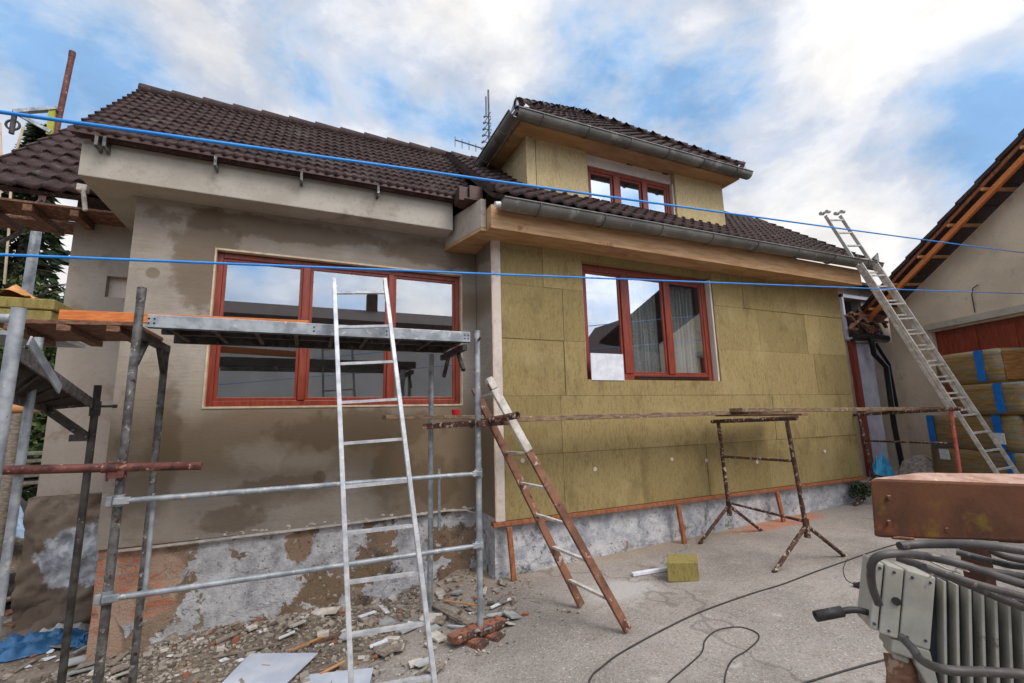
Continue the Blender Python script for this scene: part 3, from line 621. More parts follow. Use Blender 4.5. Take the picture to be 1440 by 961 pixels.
c = V((8.38, 4.1, 3.92)); k = MB(); k.prism([c, c+V((.15, 0, .02)), c+V((.15, 0, .22)), c+V((.06, 0, .1))], (0, .015, 0)); k.prism([c+V((.15, 0, .02)), c+V((.15, .25, .05)), c+V((.15, 0, .22))], (.012, 0, 0)); k.build('corner_flashing', 'galv', house)
# battens propping the starter strip
for k_, (px, py, pt) in enumerate(((723,822,738),(962,755,700),(1099,708,685))):
    b0 = P(px, py, Y=4.42); b0.z = gz(b0.x, 4.4); b1 = V((b0.x-.03, 4.45, .50)); lab = ('orange-brown batten propping the insulation strip nearest the scaffold corner', 'thin batten propping the insulation strip left of the brown trestle', 'thin batten under the insulation strip behind the brown trestle')[k_]
    mb = MB(); mb.bar(b0, b1, .05, .035, (0,1,0)); single(mb, 'prop_batten', 'wood_batten', lab, 'batten', 'battens propping the insulation strip', .003, base=b0)
# ------------------------------------------------------------------ annex and garage on the right
an = thing('annex', 'narrow shaded annex with white door and black downpipes between house and garage', 'annex', (9.8, 5.6, .2))
a_ = MB(); a_.box((8.0, 5.75, 0), (10.30, 5.95, 4.3)); a_.box((11.0, 5.75, 0), (12.0, 5.95, 4.3)); a_.box((10.30, 5.75, 3.05), (11.0, 5.95, 3.1)); a_.box((10.301, 5.755, 3.95), (10.999, 5.95, 4.3)); a_.build('wall', 'render_plain', an)
a_ = MB(); a_.box((10.28, 5.66, .1), (10.44, 5.74, 3.0)); a_.build('red_door_jamb', 'frame_red', an, .004)
a_ = MB(); a_.box((10.44, 5.70, .15), (11.05, 5.745, 2.95)); d_ = a_.build('door', 'white_paint', an, .004)
a_ = MB(); 
for z in (.5, 1.5): a_.box((10.55, 5.69, z), (10.95, 5.70, z+.85))
a_.build('door_panel', 'white_paint', d_, .004)
a_ = MB(); a_.box((10.25, 5.62, 3.02), (11.3, 5.9, 3.06)); a_.build('shelf_ledge', 'white_paint', an)
a_ = MB(); a_.box((10.22, 5.68, 3.02), (10.27, 5.74, 4.0)); a_.box((10.22, 5.68, 3.93), (11.5, 5.74, 4.0)); a_.build('opening_frame', 'white_paint', an, .003)
a_ = MB(); a_.box((8.1, 6.3, 2.9), (12.2, 6.35, 4.3)); a_.build('opening_shade_sheet', 'black_void', an)  # dark sheet stands in for the shade inside the annex opening
a_ = MB(); a_.hexa([(8.4,5.5,4.25),(12.2,5.5,4.15),(12.2,7,4.6),(8.4,7,4.6)], [(8.4,5.5,4.31),(12.2,5.5,4.21),(12.2,7,4.66),(8.4,7,4.66)]); a_.build('roof', 'tile', an)
a_ = MB(); a_.tube([P(1200,474,Y=5.6), P(1222,474,Y=5.58), P(1246,477,Y=5.5)], .09, 12); g_ = a_.build('black_gutter', 'black_pipe', an)
a_ = MB(); a_.tube([P(*q, Y=5.5) for q in ((1225,478),(1229,498),(1246,516),(1252,560),(1258,600),(1268,650),(1271,668))], .05, 12); a_.tube([P(*q, Y=5.55) for q in ((1232,484),(1250,512),(1262,575))], .035, 10); a_.build('downpipe', 'black_pipe', an)
a_ = MB()
for i in range(34):
    q = P(random.uniform(1197,1243), random.uniform(440,470), Y=5.62); q.z = min(max(3.1, q.z), 3.55); d = V((random.uniform(-1,1), random.uniform(-.4,.2), random.uniform(-.7,.7))).normalized()*random.uniform(.12,.26); a_.bar(q-d, q+d, .06, .05)
single(a_, 'firewood_pile', 'wood_old', 'jumbled firewood and timber offcuts on the white ledge above the annex door', 'firewood', bevel=.006)
A0 = V((10.87, 4.57, 0)); ga = R(20.6); DD = V((math.sin(ga), math.cos(ga), 0)); NN = V((math.cos(ga), -math.sin(ga), 0))
def G(s, n, z): return A0+DD*s+NN*n+V((0, 0, z))
gar = thing('garage', 'grey rendered garage with red doors and exposed rafters at far right', 'garage', G(-1.5, .2, .2))
def gbox(mb, s0, s1, n0, n1, z0, z1): mb.hexa([G(s0,n0,z0),G(s0,n1,z0),G(s1,n1,z0),G(s1,n0,z0)], [G(s0,n0,z1),G(s0,n1,z1),G(s1,n1,z1),G(s1,n0,z1)])
a_ = MB(); gbox(a_, 0, .85, 0, .25, 0, 3.0); gbox(a_, -5.5, -4.4, 0, .25, 0, 3.0)
a_.prism([G(.85,0,3.001), G(.85,0,3.5), G(-2.3,0,5.3), G(-5.5,0,3.5), G(-5.5,0,3.001)], NN*.25); gbox(a_, .6, .85, .26, 4, 0, 3.4); a_.build('wall', 'garage_wall', gar)
a_ = MB(); gbox(a_, -4.5, .06, -.06, -.001, 3.04, 3.16); a_.build('lintel_beam', 'render_box', gar, .005)
a_ = MB(); gbox(a_, -4.4, -.001, .08, .14, .15, 3.02); rd = a_.build('garage_door', 'frame_red', gar)
a_ = MB()
for s_ in (-.5, -1.1, -1.7, -2.3, -2.9): gbox(a_, s_-.23, s_+.23, .065, .079, 2.2, 2.9); gbox(a_, s_-.23, s_+.23, .065, .079, .4, 2.1)
a_.build('door_panel', 'frame_red', rd, .01)
# roof of garage: verge seen from the side, tile steps, battens, rafter
def grake(s, off): # z of the rake line above the wall at s
    return 3.5+(.85-s)*(1.8/3.15)+off
a_ = MB(); n_ = 13
for i in range(n_):
    s1 = 1.25-i*.35; s0 = s1-.40
    p0, p1 = G(s1, -.42, grake(s1, .30)), G(s0, -.42, grake(s0, .30)); q = V((0,0,.025))
    a_.hexa([p0, p0+NN*4.2, p1+NN*4.2-q, p1-q], [p0+V((0,0,.085)), p0+NN*4.2+V((0,0,.085)), p1+NN*4.2+V((0,0,.05)), p1+V((0,0,.05))])
a_.build('tiled_roof', 'tile', gar, .006)
a_ = MB(); a_.hexa([G(-3.3,-.42,5.9), G(-3.3,3.8,5.9), G(-7.2,3.8,3.7), G(-7.2,-.42,3.7)], [G(-3.3,-.42,5.98), G(-3.3,3.8,5.98), G(-7.2,3.8,3.78), G(-7.2,-.42,3.78)]); a_.build('far_roof_slope', 'tile', gar)
a_ = MB(); a_.bar(G(1.2,-.30,grake(1.2,.08)), G(-3.1,-.30,grake(-3.1,.08)), .06, .09); a_.build('verge_rafter', 'wood_orange', gar, .004)
a_ = MB(); a_.bar(G(1.2,-.37,grake(1.2,.245)), G(-3.1,-.37,grake(-3.1,.245)), .025, .06); a_.build('verge_board', 'wood_batten', gar, .004)
for k_ in range(7):
    s_ = .85-k_*.62; a_ = MB(); a_.bar(G(s_,-.40,grake(s_,.17)), G(s_,.3,grake(s_,.17)), .05, .05); a_.build('roof_batten', 'wood_new', gar, .004)
a_ = MB(); a_.tube([G(-.85,-.02,3.2), G(-.86,-.03,3.5), G(-.9,-.03,3.62), G(-.98,-.02,3.66)], .008, 8); a_.build('conduit', 'rubber', gar)
# ---- packs of mineral wool
def SB(px, py, n_=-1.1):
    d = (px-720)/F*rt - (py-480.5)/F*up + fw; o_ = V((0,0,EYE)); q = A0+NN*n_; t_ = (q-o_).dot(NN)/d.dot(NN); h = o_+d*t_; return (h-A0).dot(DD), h.z
def pack(s0, s1, z0, z1, n0, lab, band, labels):
    base = G((s0+s1)/2, n0+.3, z0); t = thing('insulation_pack', lab, 'insulation pack', base, 'film-wrapped packs of mineral wool stacked before the garage')
    mb = MB(); X = 9; nn = 7
    import itertools
    # pillowy box
    L_, H_, D_ = s1-s0, z1-z0, .6
    bm_ = bmesh.new(); bmesh.ops.create_cube(bm_, size=1); bmesh.ops.subdivide_edges(bm_, edges=bm_.edges, cuts=5, use_grid_fill=True)
    vs = []
    for v in bm_.verts:
        c = v.co.copy(); q = V(c)
        rr = .96+.04*(1-max(abs(c.x), abs(c.y), abs(c.z))*2+1)
        puff = .012*(math.cos(c.x*math.pi)*math.cos(c.z*math.pi)); yy = c.y+math.copysign(puff, c.y) if abs(c.y) > .49 else c.y
        jit = mnoise.noise(V((c.x*3+s0*7, c.y*3, c.z*4+z0*5)))*.02
        k_ = 1-.03*((abs(c.x) > .49)+(abs(c.y) > .49)+(abs(c.z) > .49) > 1)
        vs.append(G((s0+s1)/2+c.x*L_*k_+jit*.6, n0+.3+yy*D_*k_+jit, (z0+z1)/2+c.z*(H_*(1 if abs(c.z) > .49 else .99))*1.0))
    fs = [tuple(v.index for v in f.verts) for f in bm_.faces]; bm_.free()
    mb.add(vs, fs, True); mb.build('film_wrap', 'pack', t)
    for b_ in band:
        mb = MB(); gbox(mb, b_-.055, b_+.055, n0-.022, n0-.012, z0+.03, z1-.015); gbox(mb, b_-.055, b_+.055, n0-.012, n0+.2, z1-.012, z1-.002); mb.build('blue_band', 'tape', t, .003)
    for (ls, lz) in labels:
        mb = MB(); gbox(mb, ls-.08, ls+.08, n0-.026, n0-.018, lz-.08, lz+.08); mb.build('paper_label', 'label', t)
    mb = MB(); gbox(mb, s0-.016, s0-.002, n0+.05, n0+.55, z0+.04, z1-.04); mb.build('end_panel', 'pack_end', t, .01)
pack(-1.97, -1.0, 1.92, 2.42, -1.1, 'topmost pack of the stack, leaning against red garage door', (SB(1379,515)[0],), ())
pack(-2.22, -1.2, 1.46, 1.915, -1.12, 'second pack from the top of the stack by the red garage door', (SB(1408,560)[0],), ())
pack(-2.08, -.68, .93, 1.455, -1.1, 'third pack from the top, blue bands at both ends and one square label', (SB(1311,605)[0], SB(1404,600)[0]), (SB(1407,617),))
pack(-2.12, -.66, .42, .925, -1.1, 'pack second from the ground in the stack, square label near its far end', (SB(1421,645)[0],), (SB(1330,639),))
pack(-2.12, -.64, gz(9.4,3.7)-.0, .415, -1.1, 'bottom pack of the stack, mostly hidden by rusty beam', (-1.7,), ())
pack(-3.6, -2.45, .93, 1.455, -1.0, 'pack at right frame edge beside the third pack from the top', (-2.9,), ())
pack(-3.6, -2.45, .42, .925, -1.0, 'pack at right frame edge beside the pack second from the ground', (-2.9,), ())
pack(-3.6, -2.45, gz(9.4,3.7), .415, -1.0, 'lowest pack in the nearer column, hidden behind rusty beam', (-2.9,), ())
# ------------------------------------------------------------------ scaffold
S = thing('scaffold_tower', 'galvanised tube scaffold with steel deck standing before the big red window', 'scaffold', (.13, 4.0, 0))
yF, yB = 3.65, 4.35
posts = [((-1.035, yF), -.25, 2.50, 'galv_old'), ((1.31, yF), -.005, 2.34, 'galv'), ((-1.04, yB), -.30, 2.22, 'galv_old'), ((1.085, yB), -.22, 2.22, 'galv')]
for (x, y), z0, z1, mt in posts:
    mb = MB(); mb.tube([(x, y, z0), (x, y, (z0+z1)/2), (x, y, z1)], .0245, 16); mb.tube([(x, y, z1-.08), (x, y, z1-.002)], .0265, 16)
    p_ = mb.build('post', mt, S)
    if z0 < 0: mb = MB(); mb.box((x-.07, y-.07, z0-.01), (x+.07, y+.07, z0)); mb.build('base_plate', mt, p_)
    for zc in ((1.15, .6) if y == yF else ()):
        mb = MB(); mb.tube([(x, y, zc-.035), (x, y, zc+.035)], .033, 12); mb.box((x-.012 if x < 0 else x-.07, y-.055, zc-.02), (x+.07 if x < 0 else x+.012, y-.02, zc+.02)); mb.box((x-.05, y-.04, zc-.03), (x-.02, y-.028, zc+.03)); mb.build('clamp', 'galv', p_, .004)
for zr in (1.15, .6):
    mb = MB(); z0 = gz(0, 3)*0+zr
    mb.tube([(-1.0, yF-.04, z0), (-.9, yF-.045, z0), (1.15, yF-.045, z0), (1.26, yF-.04, z0)], [.014, .0185, .0185, .014], 14); mb.build('guard_rail', 'galv', S)
for x in (-.86, 1.14):
    mb = MB(); mb.tube([(x, yF+.02 if x < 0 else yB-.1, .6), (x, yF+.02 if x < 0 else yB-.1, 1.14)], .014, 10); mb.build('brace', 'galv', S)
for x in (-1.035, 1.2):
    mb = MB(); mb.bar((x, yF, 2.19), (x, yB+.02, 2.19), .04, .05); mb.bar((x, yF+.04, 2.0), (x, yF+.2, 2.17), .03, .03); mb.bar((x, yB-.04, 2.0), (x, yB-.2, 2.17), .03, .03); mb.build('transom', 'galv_dark', S)
mb = MB(); mb.tube([(1.31, yF-.03, 2.25), (1.31, yF-.10, 2.27)], .01, 8); mb.build('locking_pin', 'rust_tube', S)
dkk = thing('scaffold_deck', 'long grey steel deck panel lying on the scaffold frames', 'scaffold deck', (.1, 4.0, 2.22))
mb = MB(); mb.box((-.99, yF+.0, 2.235), (1.25, yF+.03, 2.325)); mb.box((-.99, yF+.0, 2.235), (1.25, yF+.045, 2.243)); mb.build('front_channel', 'galv', dkk, .004)
mb = MB(); mb.box((-.99, yB-.03, 2.235), (1.25, yB, 2.325)); mb.build('rear_channel', 'galv_dark', dkk, .004)
mb = MB(); mb.box((-.985, yF+.032, 2.305), (1.245, yB-.032, 2.32)); mb.build('deck_plate', 'galv_dark', dkk)
for i in range(9):
    x = -.9+i*.26; mb = MB(); mb.box((x, yF+.035, 2.245), (x+.03, yB-.035, 2.303)); mb.build('cross_rib', 'galv_dark', dkk)
mb = MB(); mb.box((-.99, 3.98, 2.25), (1.25, 4.02, 2.304)); mb.build('middle_rib', 'galv_dark', dkk)
for x in (-.98, -.95, .02, .55, 1.2, 1.23):
    mb = MB()
    for z in (2.265, 2.295): mb.tube([(x, yF-.003, z), (x, yF+.002, z)], .006, 8)
    mb.build('rivet', 'black_void', dkk)
mb = MB(); mb.bar(P(85,445,Y=4.42), (.02, 4.30, 2.40), .15, .032); mb.v = [p+V((0,0,0)) for p in mb.v]
bm1 = MB(); a, b = V((-1.75, 4.40, 2.455)), V((-.02, 4.12, 2.375)); bm1.bar((-1.72, 4.40, 2.43), (-.02, 4.12, 2.40), .03, .075); single(bm1, 'orange_plank', 'wood_orange', 'orange formwork plank on edge along the left end of the scaffold deck', 'plank', bevel=.003)
# wooden deck at the left
wd = thing('timber_deck', 'weathered timber deck panel with underside battens left of the scaffold', 'timber deck', (-1.5, 4.1, 2.25))
q = [P(35,468,Z=2.27), P(190,455,Z=2.27), P(200,482,Z=2.24), P(72,503,Z=2.24)]
mb = MB(); e = [V((-1.82,3.82,2.25)), V((-1.07,3.70,2.25)), V((-1.06,4.34,2.25)), V((-1.95,4.60,2.25))]; mb.hexa(e, [p+V((0,0,.028)) for p in e]); mb.build('boards', 'wood_old', wd, .003)
for k_ in (.15, .5, .85):
    a = e[0].lerp(e[1], k_); b = e[3].lerp(e[2], k_); mb = MB(); mb.bar(a-V((0,0,.022)), b-V((0,0,.022)), .07, .04); mb.build('batten', 'wood_old', wd, .004)
# far left scaffold
S2 = thing('side_scaffold', 'galvanised scaffold frame cut by the left picture edge carrying a perforated deck', 'scaffold', (-1.4, 3.4, 0))
q0, q1 = P(26,440,Y=2.75), P(0,600,Y=2.75); mb = MB(); mb.tube([(q0.x, 2.75, gz(q0.x,2.75)-.02), (q0.x, 2.75, 1.3), (q0.x, 2.75, q0.z+.02)], .026, 16); mb.build('post', 'galv', S2)
mb = MB(); mb.tube([(q0.x-.02, 2.75, 2.09), (q0.x-1.0, 2.80, 2.06)], .021, 12); mb.tube([(q0.x-.02, 2.75, 1.78), (q0.x-1.0, 2.8, 1.75)], .018, 12); mb.build('ledger', 'galv', S2)
mb = MB(); mb.bar((q0.x+.03, 2.80, 2.0), (q0.x+.01, 3.2, 1.80), .05, .008, (1,0,0)); mb.build('gusset', 'galv', S2)
q2 = P(55,475,Y=3.6); mb = MB(); mb.tube([(q2.x, 3.6, -.1), (q2.x, 3.6, q2.z+.0)], .022, 14); mb.build('post', 'galv', S2)
pc = P(138,542,Y=4.5); mb = MB(); mb.tube([(pc.x-.0, 4.5, gz(pc.x,4.5)-.02), (pc.x, 4.5, .9), (pc.x, 4.5, pc.z)], .024, 14); p_ = mb.build('post', 'galv_dark', S2)
mb = MB(); mb.tube([(pc.x, 4.5, 1.68), (pc.x, 4.5, 1.79)], .034, 12); mb.tube([(pc.x, 4.47, 1.75), (pc.x+.13, 4.45, 1.75)], .009, 8); mb.tube([(pc.x+.12, 4.45, 1.75), (pc.x+.145, 4.45, 1.75)], .014, 8); mb.build('clamp', 'galv_dark', p_)
mb = MB(); a = V((pc.x-.03, 4.49, 1.50)); mb.bar((pc.x-.02, 4.49, 1.52), (pc.x-.28, 4.49, 1.74), .05, .055, (0,1,0)); mb.bar((pc.x-.01, 4.49, 1.52), (pc.x-.12, 4.49, 1.52), .05, .05, (0,1,0)); mb.build('bracket', 'galv_dark', S2)
# perforated deck: from pole C toward camera
pd = thing('perforated_deck', 'dark perforated steel deck, tilted and seen from below, at the left edge', 'scaffold deck', (-1.6, 3.6, 1.74))
A_, B_ = P(130,566,Y=4.47), P(66,571,Y=4.47); C_, D__ = P(27,494,Y=2.98), P(-14,546,Y=2.98)
mb = MB(); nu, nv = 26, 60
for i in range(nu+1):
    a, b = A_.lerp(B_, i/nu), C_.lerp(D__, i/nu); mb.bar(a, b, .007, .006)
for j in range(nv+1):
    a, b = A_.lerp(C_, j/nv), B_.lerp(D__, j/nv); mb.bar(a+V((0,0,.002)), b+V((0,0,.002)), .011, .006)
mb.build('mesh_plate', 'galv_dark', pd)
mb = MB(); mb.bar(A_+V((0,0,-.01)), C_+V((0,0,-.01)), .012, .07); mb.bar(B_+V((0,0,-.01)), D__+V((0,0,-.01)), .012, .07); mb.bar(A_, B_, .012, .06); mb.build('side_channel', 'galv_old', pd)
mb = MB()
for k_ in (.25, .5, .75): mb.bar(A_.lerp(C_, k_), B_.lerp(D__, k_), .03, .03)
mb.build('cross_rib', 'galv_dark', pd)
# brown tube
mb = MB(); a, b = P(-60,663,Y=3.55), P(284,655,Y=3.58); d = (b-a); mb.pipe_open(a-d*.4, b, .026); mb.tube([a.lerp(b,.55)-d*.0, a.lerp(b,.62)], .031, 14)
t = thing('steel_tube', 'rusty maroon scaffold tube clamped level across the left scaffold posts', 'tube', (a+b)/2)
mb.build('tube', 'rust_tube', t)
mb = MB(); c = V((-1.035, 3.60, b.z)); mb.box((c.x-.04, c.y-.05, c.z-.045), (c.x+.04, c.y+.01, c.z+.05)); mb.tube([(c.x-.045, 3.575, c.z+.06), (c.x-.045, 3.575, c.z-.06)], .008, 8); mb.build('coupler', 'rust_tube', t, .01)
# wool bundle on left scaffold
bu = thing('wool_bundle', 'bundle of yellow mineral wool slabs under orange cloth on the left scaffold', 'insulation bundle', (-2.0, 4.6, 2.3))
for i in range(3):
    mb = MB(); mb.box((-2.6, 4.45-.01*i, 2.30+.085*i), (-1.80+.015*i, 5.0, 2.382+.085*i)); mb.build('slab', 'wool_block', bu, .01)
mb = MB(); n = 10; vs = []
for j in range(n+1):
    for i in range(n+1):
        x = -2.15+.24*i/n; y = 4.42+.4*j/n; z = 2.565+.05*mnoise.noise(V((x*12, y*12, 1)))+.09*math.exp(-((i-5)**2+(j-3)**2)/8); vs.append((x, y, z))
mb.add(vs, [(j*(n+1)+i, j*(n+1)+i+1, (j+1)*(n+1)+i+1, (j+1)*(n+1)+i) for j in range(n) for i in range(n)], True); mb.build('orange_cloth', 'wood_new', bu, fixn=False)
mb = MB(); mb.box((-2.7, 4.4, 2.265), (-1.76, 5.0, 2.295)); mb.tube([(-1.85, 4.5, -.2), (-1.85, 4.5, 2.26)], .02, 12); mb.tube([(-2.6, 4.5, -.2), (-2.6, 4.5, 2.26)], .02, 12); mb.tube([(-2.6, 4.95, -.2), (-2.6, 4.95, 2.26)], .02, 12)
t = thing('loading_bay', 'narrow galvanised platform on posts under the yellow wool bundle', 'scaffold', (-2.2, 4.7, -.2)); mb.build('platform_frame', 'galv', t)
# ------------------------------------------------------------------ ladders
def ladder(name, label, cat, A0_, A1_, B0_, B1_, rungs, w, h, mat, rmat, rr, group=None, flat=False, norm=None):
    t = thing(name, label, cat, (V(A0_)+V(B0_))/2, group)
    A0_, A1_, B0_, B1_ = map(V, (A0_, A1_, B0_, B1_)); n = (A1_-A0_).cross(B0_-A0_).normalized()
    for p, q in ((A0_, A1_), (B0_, B1_)):
        mb = MB(); mb.bar(p, q, w, h, tuple(n)); mb.build('rail', mat, t, .004)
    for k_ in rungs:
        a, b = A0_.lerp(A1_, k_), B0_.lerp(B1_, k_); mb = MB()
        if flat: mb.bar(a, b, rr*2.2, rr*1.2, (0,0,1))
        else: mb.tube([a, b], rr, 10)
        mb.build('rung', rmat, t)
    return t
LA0, LB0 = V((.315, 3.02, gz(.3, 3.0))), V((.79, 2.97, gz(.8, 3.0)))
LA1, LB1 = P(470,393,Y=3.60), P(541,393,Y=3.60)
ladder('aluminium_ladder', 'single bright aluminium ladder leaning on the scaffold deck', 'ladder', LA0, LA1, LB0, LB1, [.055+.1005*i for i in range(10)], .03, .055, 'alu', 'alu', .016, flat=True)
ladder('wooden_ladder', 'short brown wooden ladder spattered with plaster, leaning left onto the scaffold corner', 'ladder', (2.18, 3.56, .02), (1.38, 3.93, 1.86), (2.24, 3.02, .02), (1.37, 3.50, 1.88), [.11+.145*i for i in range(6)]+[.955], .03, .065, 'wood_ladder', 'plaster_white', .015, flat=True)
mb = MB(); a, b = V((2.24, 3.02, .02)), V((1.37, 3.50, 1.88)); n_ = (V((1.38,3.93,1.86))-V((2.18,3.56,.02))).cross(V((.06,-.54,0))).normalized(); 
mb.bar(a.lerp(b,.70), a.lerp(b,.97), .036, .072, tuple(n_)); mb.bar(a.lerp(b,.97), a.lerp(b,1.02), .05, .06, tuple(n_))
t_ = [o for o in bpy.data.objects if o.name == 'wooden_ladder'][0]; mb.build('plaster_crust', 'plaster_white', t_, .008)
# extension ladder
EA1, EB1 = P(1163,302,Y=4.22), P(1190,302,Y=4.22); EA0 = V((8.42, 2.95, gz(8.4,2.9))); EB0 = EA0+(EB1-EA1).normalized()*.48+V((0,-.02,0)); EB0.z = EA0.z
EB1 = EA1+(EB1-EA1).normalized()*.40
el = thing('extension_ladder', 'long weathered aluminium extension ladder leaning on the right eave gutter', 'ladder', EA0)
nrm = (EA1-EA0).cross(EB0-EA0).normalized()
if nrm.y > 0: nrm = -nrm
for (a0, a1, b0, b1, k0, k1, off) in ((EA0, EA1, EB0, EB1, 0, .80, .028), (EA0, EA1, EB0, EB1, .28, 1.0, -.028)):
    for p, q in ((a0, a1), (b0, b1)):
        mb = MB(); pp_, qq = p.lerp(q, k0)+nrm*off, p.lerp(q, k1)+nrm*off; mb.bar(pp_, qq, .022, .05, tuple(nrm)); mb.build('rail', 'alu_old', el, .003)
    n = int((k1-k0)*(a1-a0).length/.25)
    for i in range(n+1):
        k_ = k0+.02+i*.25/(a1-a0).length
        if k_ > k1-.005: break
        mb = MB(); mb.bar(a0.lerp(a1, k_)+nrm*off, b0.lerp(b1, k_)+nrm*off, .03, .024, (0,0,1)); mb.build('rung', 'alu_old', el)
for p in (EA1, EB1):
    mb = MB(); q = p-nrm*.03+V((0,0,.03)); xd = (EB1-EA1).normalized(); mb.tube([q-xd*.04+V((0,-.05,.02)), q+xd*.03+V((0,-.05,.02))], .03, 12); mb.tube([q-xd*.03+V((0,.05,.03)), q+xd*.04+V((0,.05,.03))], .03, 12); mb.bar(q+V((0,-.05,.02)), q+V((0,.05,.03)), .02, .03); mb.build('roller_hook', 'alu_old', el)
# ------------------------------------------------------------------ trestles and planks
def trestle(feet, tops, lab, pink=None):
    """feet: near-left, near-right, far-left, far-right on the ground; tops: near, far post heads"""
    nl, nr_, fl, fr_ = feet; c = (nl+nr_+fl+fr_)/4; c.z = gz(c.x, c.y)
    t = thing('trestle', lab, 'trestle', c, 'brown steel trestles carrying the planks')
    ends = []
    for k_, (a, b, tp) in enumerate(((nl, nr_, tops[0]), (fl, fr_, tops[1]))):
        j_ = (a+b)/2; j_.z = max(a.z, b.z)+.36
        mb = MB(); mb.tube([j_-V((0,0,.06)), j_.lerp(tp, .96), tp], .022, 10, wob=.06); mb.build('post', 'rust_pink' if pink == k_ else 'rust_dark', t)
        for f in (a, b):
            mb = MB(); mb.tube([j_+(f-j_)*.06, f+V((0,0,.012))], .02, 10, wob=.08); mb.tube([f-V((.03,0,-.01)), f+V((.03,0,.01))], .014, 8); mb.build('leg', 'rust_dark', t)
        mb = MB(); mb.tube([j_-V((0,0,.12)), j_+V((0,0,.06))], .03, 10); mb.build('socket', 'rust_dark', t); ends.append((j_, tp))
    d = (tops[1]-tops[0]).normalized(); mb = MB(); mb.tube([tops[0]-d*.14+V((0,0,.01)), tops[1]+d*.12+V((0,0,.01))], .024, 12, wob=.05); mb.build('head_bar', 'rust_dark', t)
    for k_ in (.58, .03):
        mb = MB(); mb.tube([ends[0][0].lerp(ends[0][1], k_+(.02 if k_ > .1 else 0)), ends[1][0].lerp(ends[1][1], k_)], .015, 8, wob=.06); mb.build('cross_bar', 'rust_dark', t)
    return t
f_ = [gp(1090,805), gp(1187,783), gp(985,765), gp(1070,747)]
tn = (f_[0]+f_[1])/2; tf = (f_[2]+f_[3])/2
t1 = trestle(f_, (P(1106,590,Y=tn.y), P(1010,594,Y=tf.y)), 'brown mortar-crusted steel trestle standing mid-yard before the insulated wall')
dx = V((3.05, 0, 0)); f2 = [gp(1322,752), gp(1400,735), gp(1203,712), gp(1262,700)]
tn2 = (f2[0]+f2[1])/2; tf2 = (f2[2]+f2[3])/2
t2 = trestle(f2, (P(1337,577,Y=tn2.y), P(1208,584,Y=tf2.y)), 'brown trestle by the stacked wool packs, with one pink-primed post', 0)
print('TRESTLE', tn, tf, tn2, tf2)
z1_ = P(1106,590,Y=tn.y).z+.034
mb = MB(); mb.bar((tn.x+.05, tn.y-.1, z1_+.012), (tf.x+.02, tf.y+.05, z1_+.012), .09, .022); single(mb, 'short_plank', 'wood_old', 'short dark plank lying on the mid-yard trestle head', 'plank', bevel=.004)
mb = MB(); mb.bar((1.80, 4.10, 1.575), (5.95, 4.22, 1.585), .2, .052); single(mb, 'scaffold_plank', 'wood_plank', 'long yellow-stained plank running from the scaffold corner to the mid-yard trestle', 'plank', 'long scaffold planks', .005)
mb = MB(); mb.bar((4.75, 4.0, 1.612), (9.0, 3.75, 1.56), .2, .05); single(mb, 'scaffold_plank', 'wood_plank', 'long plank bridging the mid-yard trestle and the trestle by the wool packs', 'plank', 'long scaffold planks', .005)
mb = MB(); mb.bar((.62, 4.17, 1.62), (1.62, 4.2, 1.60), .18, .035); single(mb, 'scaffold_plank', 'wood_plank', 'short yellowish plank behind the aluminium ladder carrying a red cup', 'plank', 'long scaffold planks', .005)
mb = MB(); mb.bar((.98, 4.15, 1.53), (1.5, 3.7, 1.56), .09, .05); mb.bar((1.28, 3.60, 1.55), (1.62, 3.64, 1.555), .07, .05); t = single(mb, 'timber_bearer', 'rust_dark', 'dark brown crusted bearer tied to the right scaffold post beneath the planks', 'bearer', bevel=.006)
mb = MB(); a, b = P(662,597,Y=3.85), P(728,584,Y=3.25); mb.pipe_open(a, b, .028, .004); mb.tube([a, a.lerp(b,.5)], .031, 12, wob=.12); single(mb, 'steel_tube', 'rust_dark', 'short crusted tube with open end pointing at camera beside the wooden ladder top', 'tube')
c = P(641,577,Y=4.2); mb = MB(); mb.tube([(c.x, c.y, 1.62), (c.x, c.y, 1.67)], [.034, .038], 16); t = thing('red_cup', 'small red plastic cup on plank before the red window', 'cup', (c.x, c.y, 1.62)); mb.build('cup_body', 'red_cup', t); mb = MB(); mb.tube([(c.x, c.y, 1.67), (c.x, c.y, 1.677)], .041, 16); mb.build('cup_rim', 'red_cup', t)
# ------------------------------------------------------------------ foreground machine (bottom right)
mc = thing('machine', 'grey ribbed site machine with rusty box beam on top at lower right', 'machine', (1.65, .75, gz(1.6,.7)))
D = lambda px, py, d=1.15: P(px, py, D=d)
tl, tr_, bl_, br = D(1222,672), D(1560,684,1.13), D(1228,757), D(1560,768,1.13)
back = V((.215, .16, 0)).normalized()
q = tl; bb_ = P(1287,664,Z=tl.z); off = bb_-tl
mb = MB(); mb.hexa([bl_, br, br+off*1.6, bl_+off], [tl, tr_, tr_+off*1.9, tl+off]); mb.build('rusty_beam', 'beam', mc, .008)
for (px, pd_) in ((1420, 1.22), (1540, 1.22)):
    p = D(px, 768, pd_)+V((.06,.1,0)); mb = MB(); mb.bar(p, (p.x, p.y, .02), .05, .05); mb.build('support_leg', 'beam', mc)
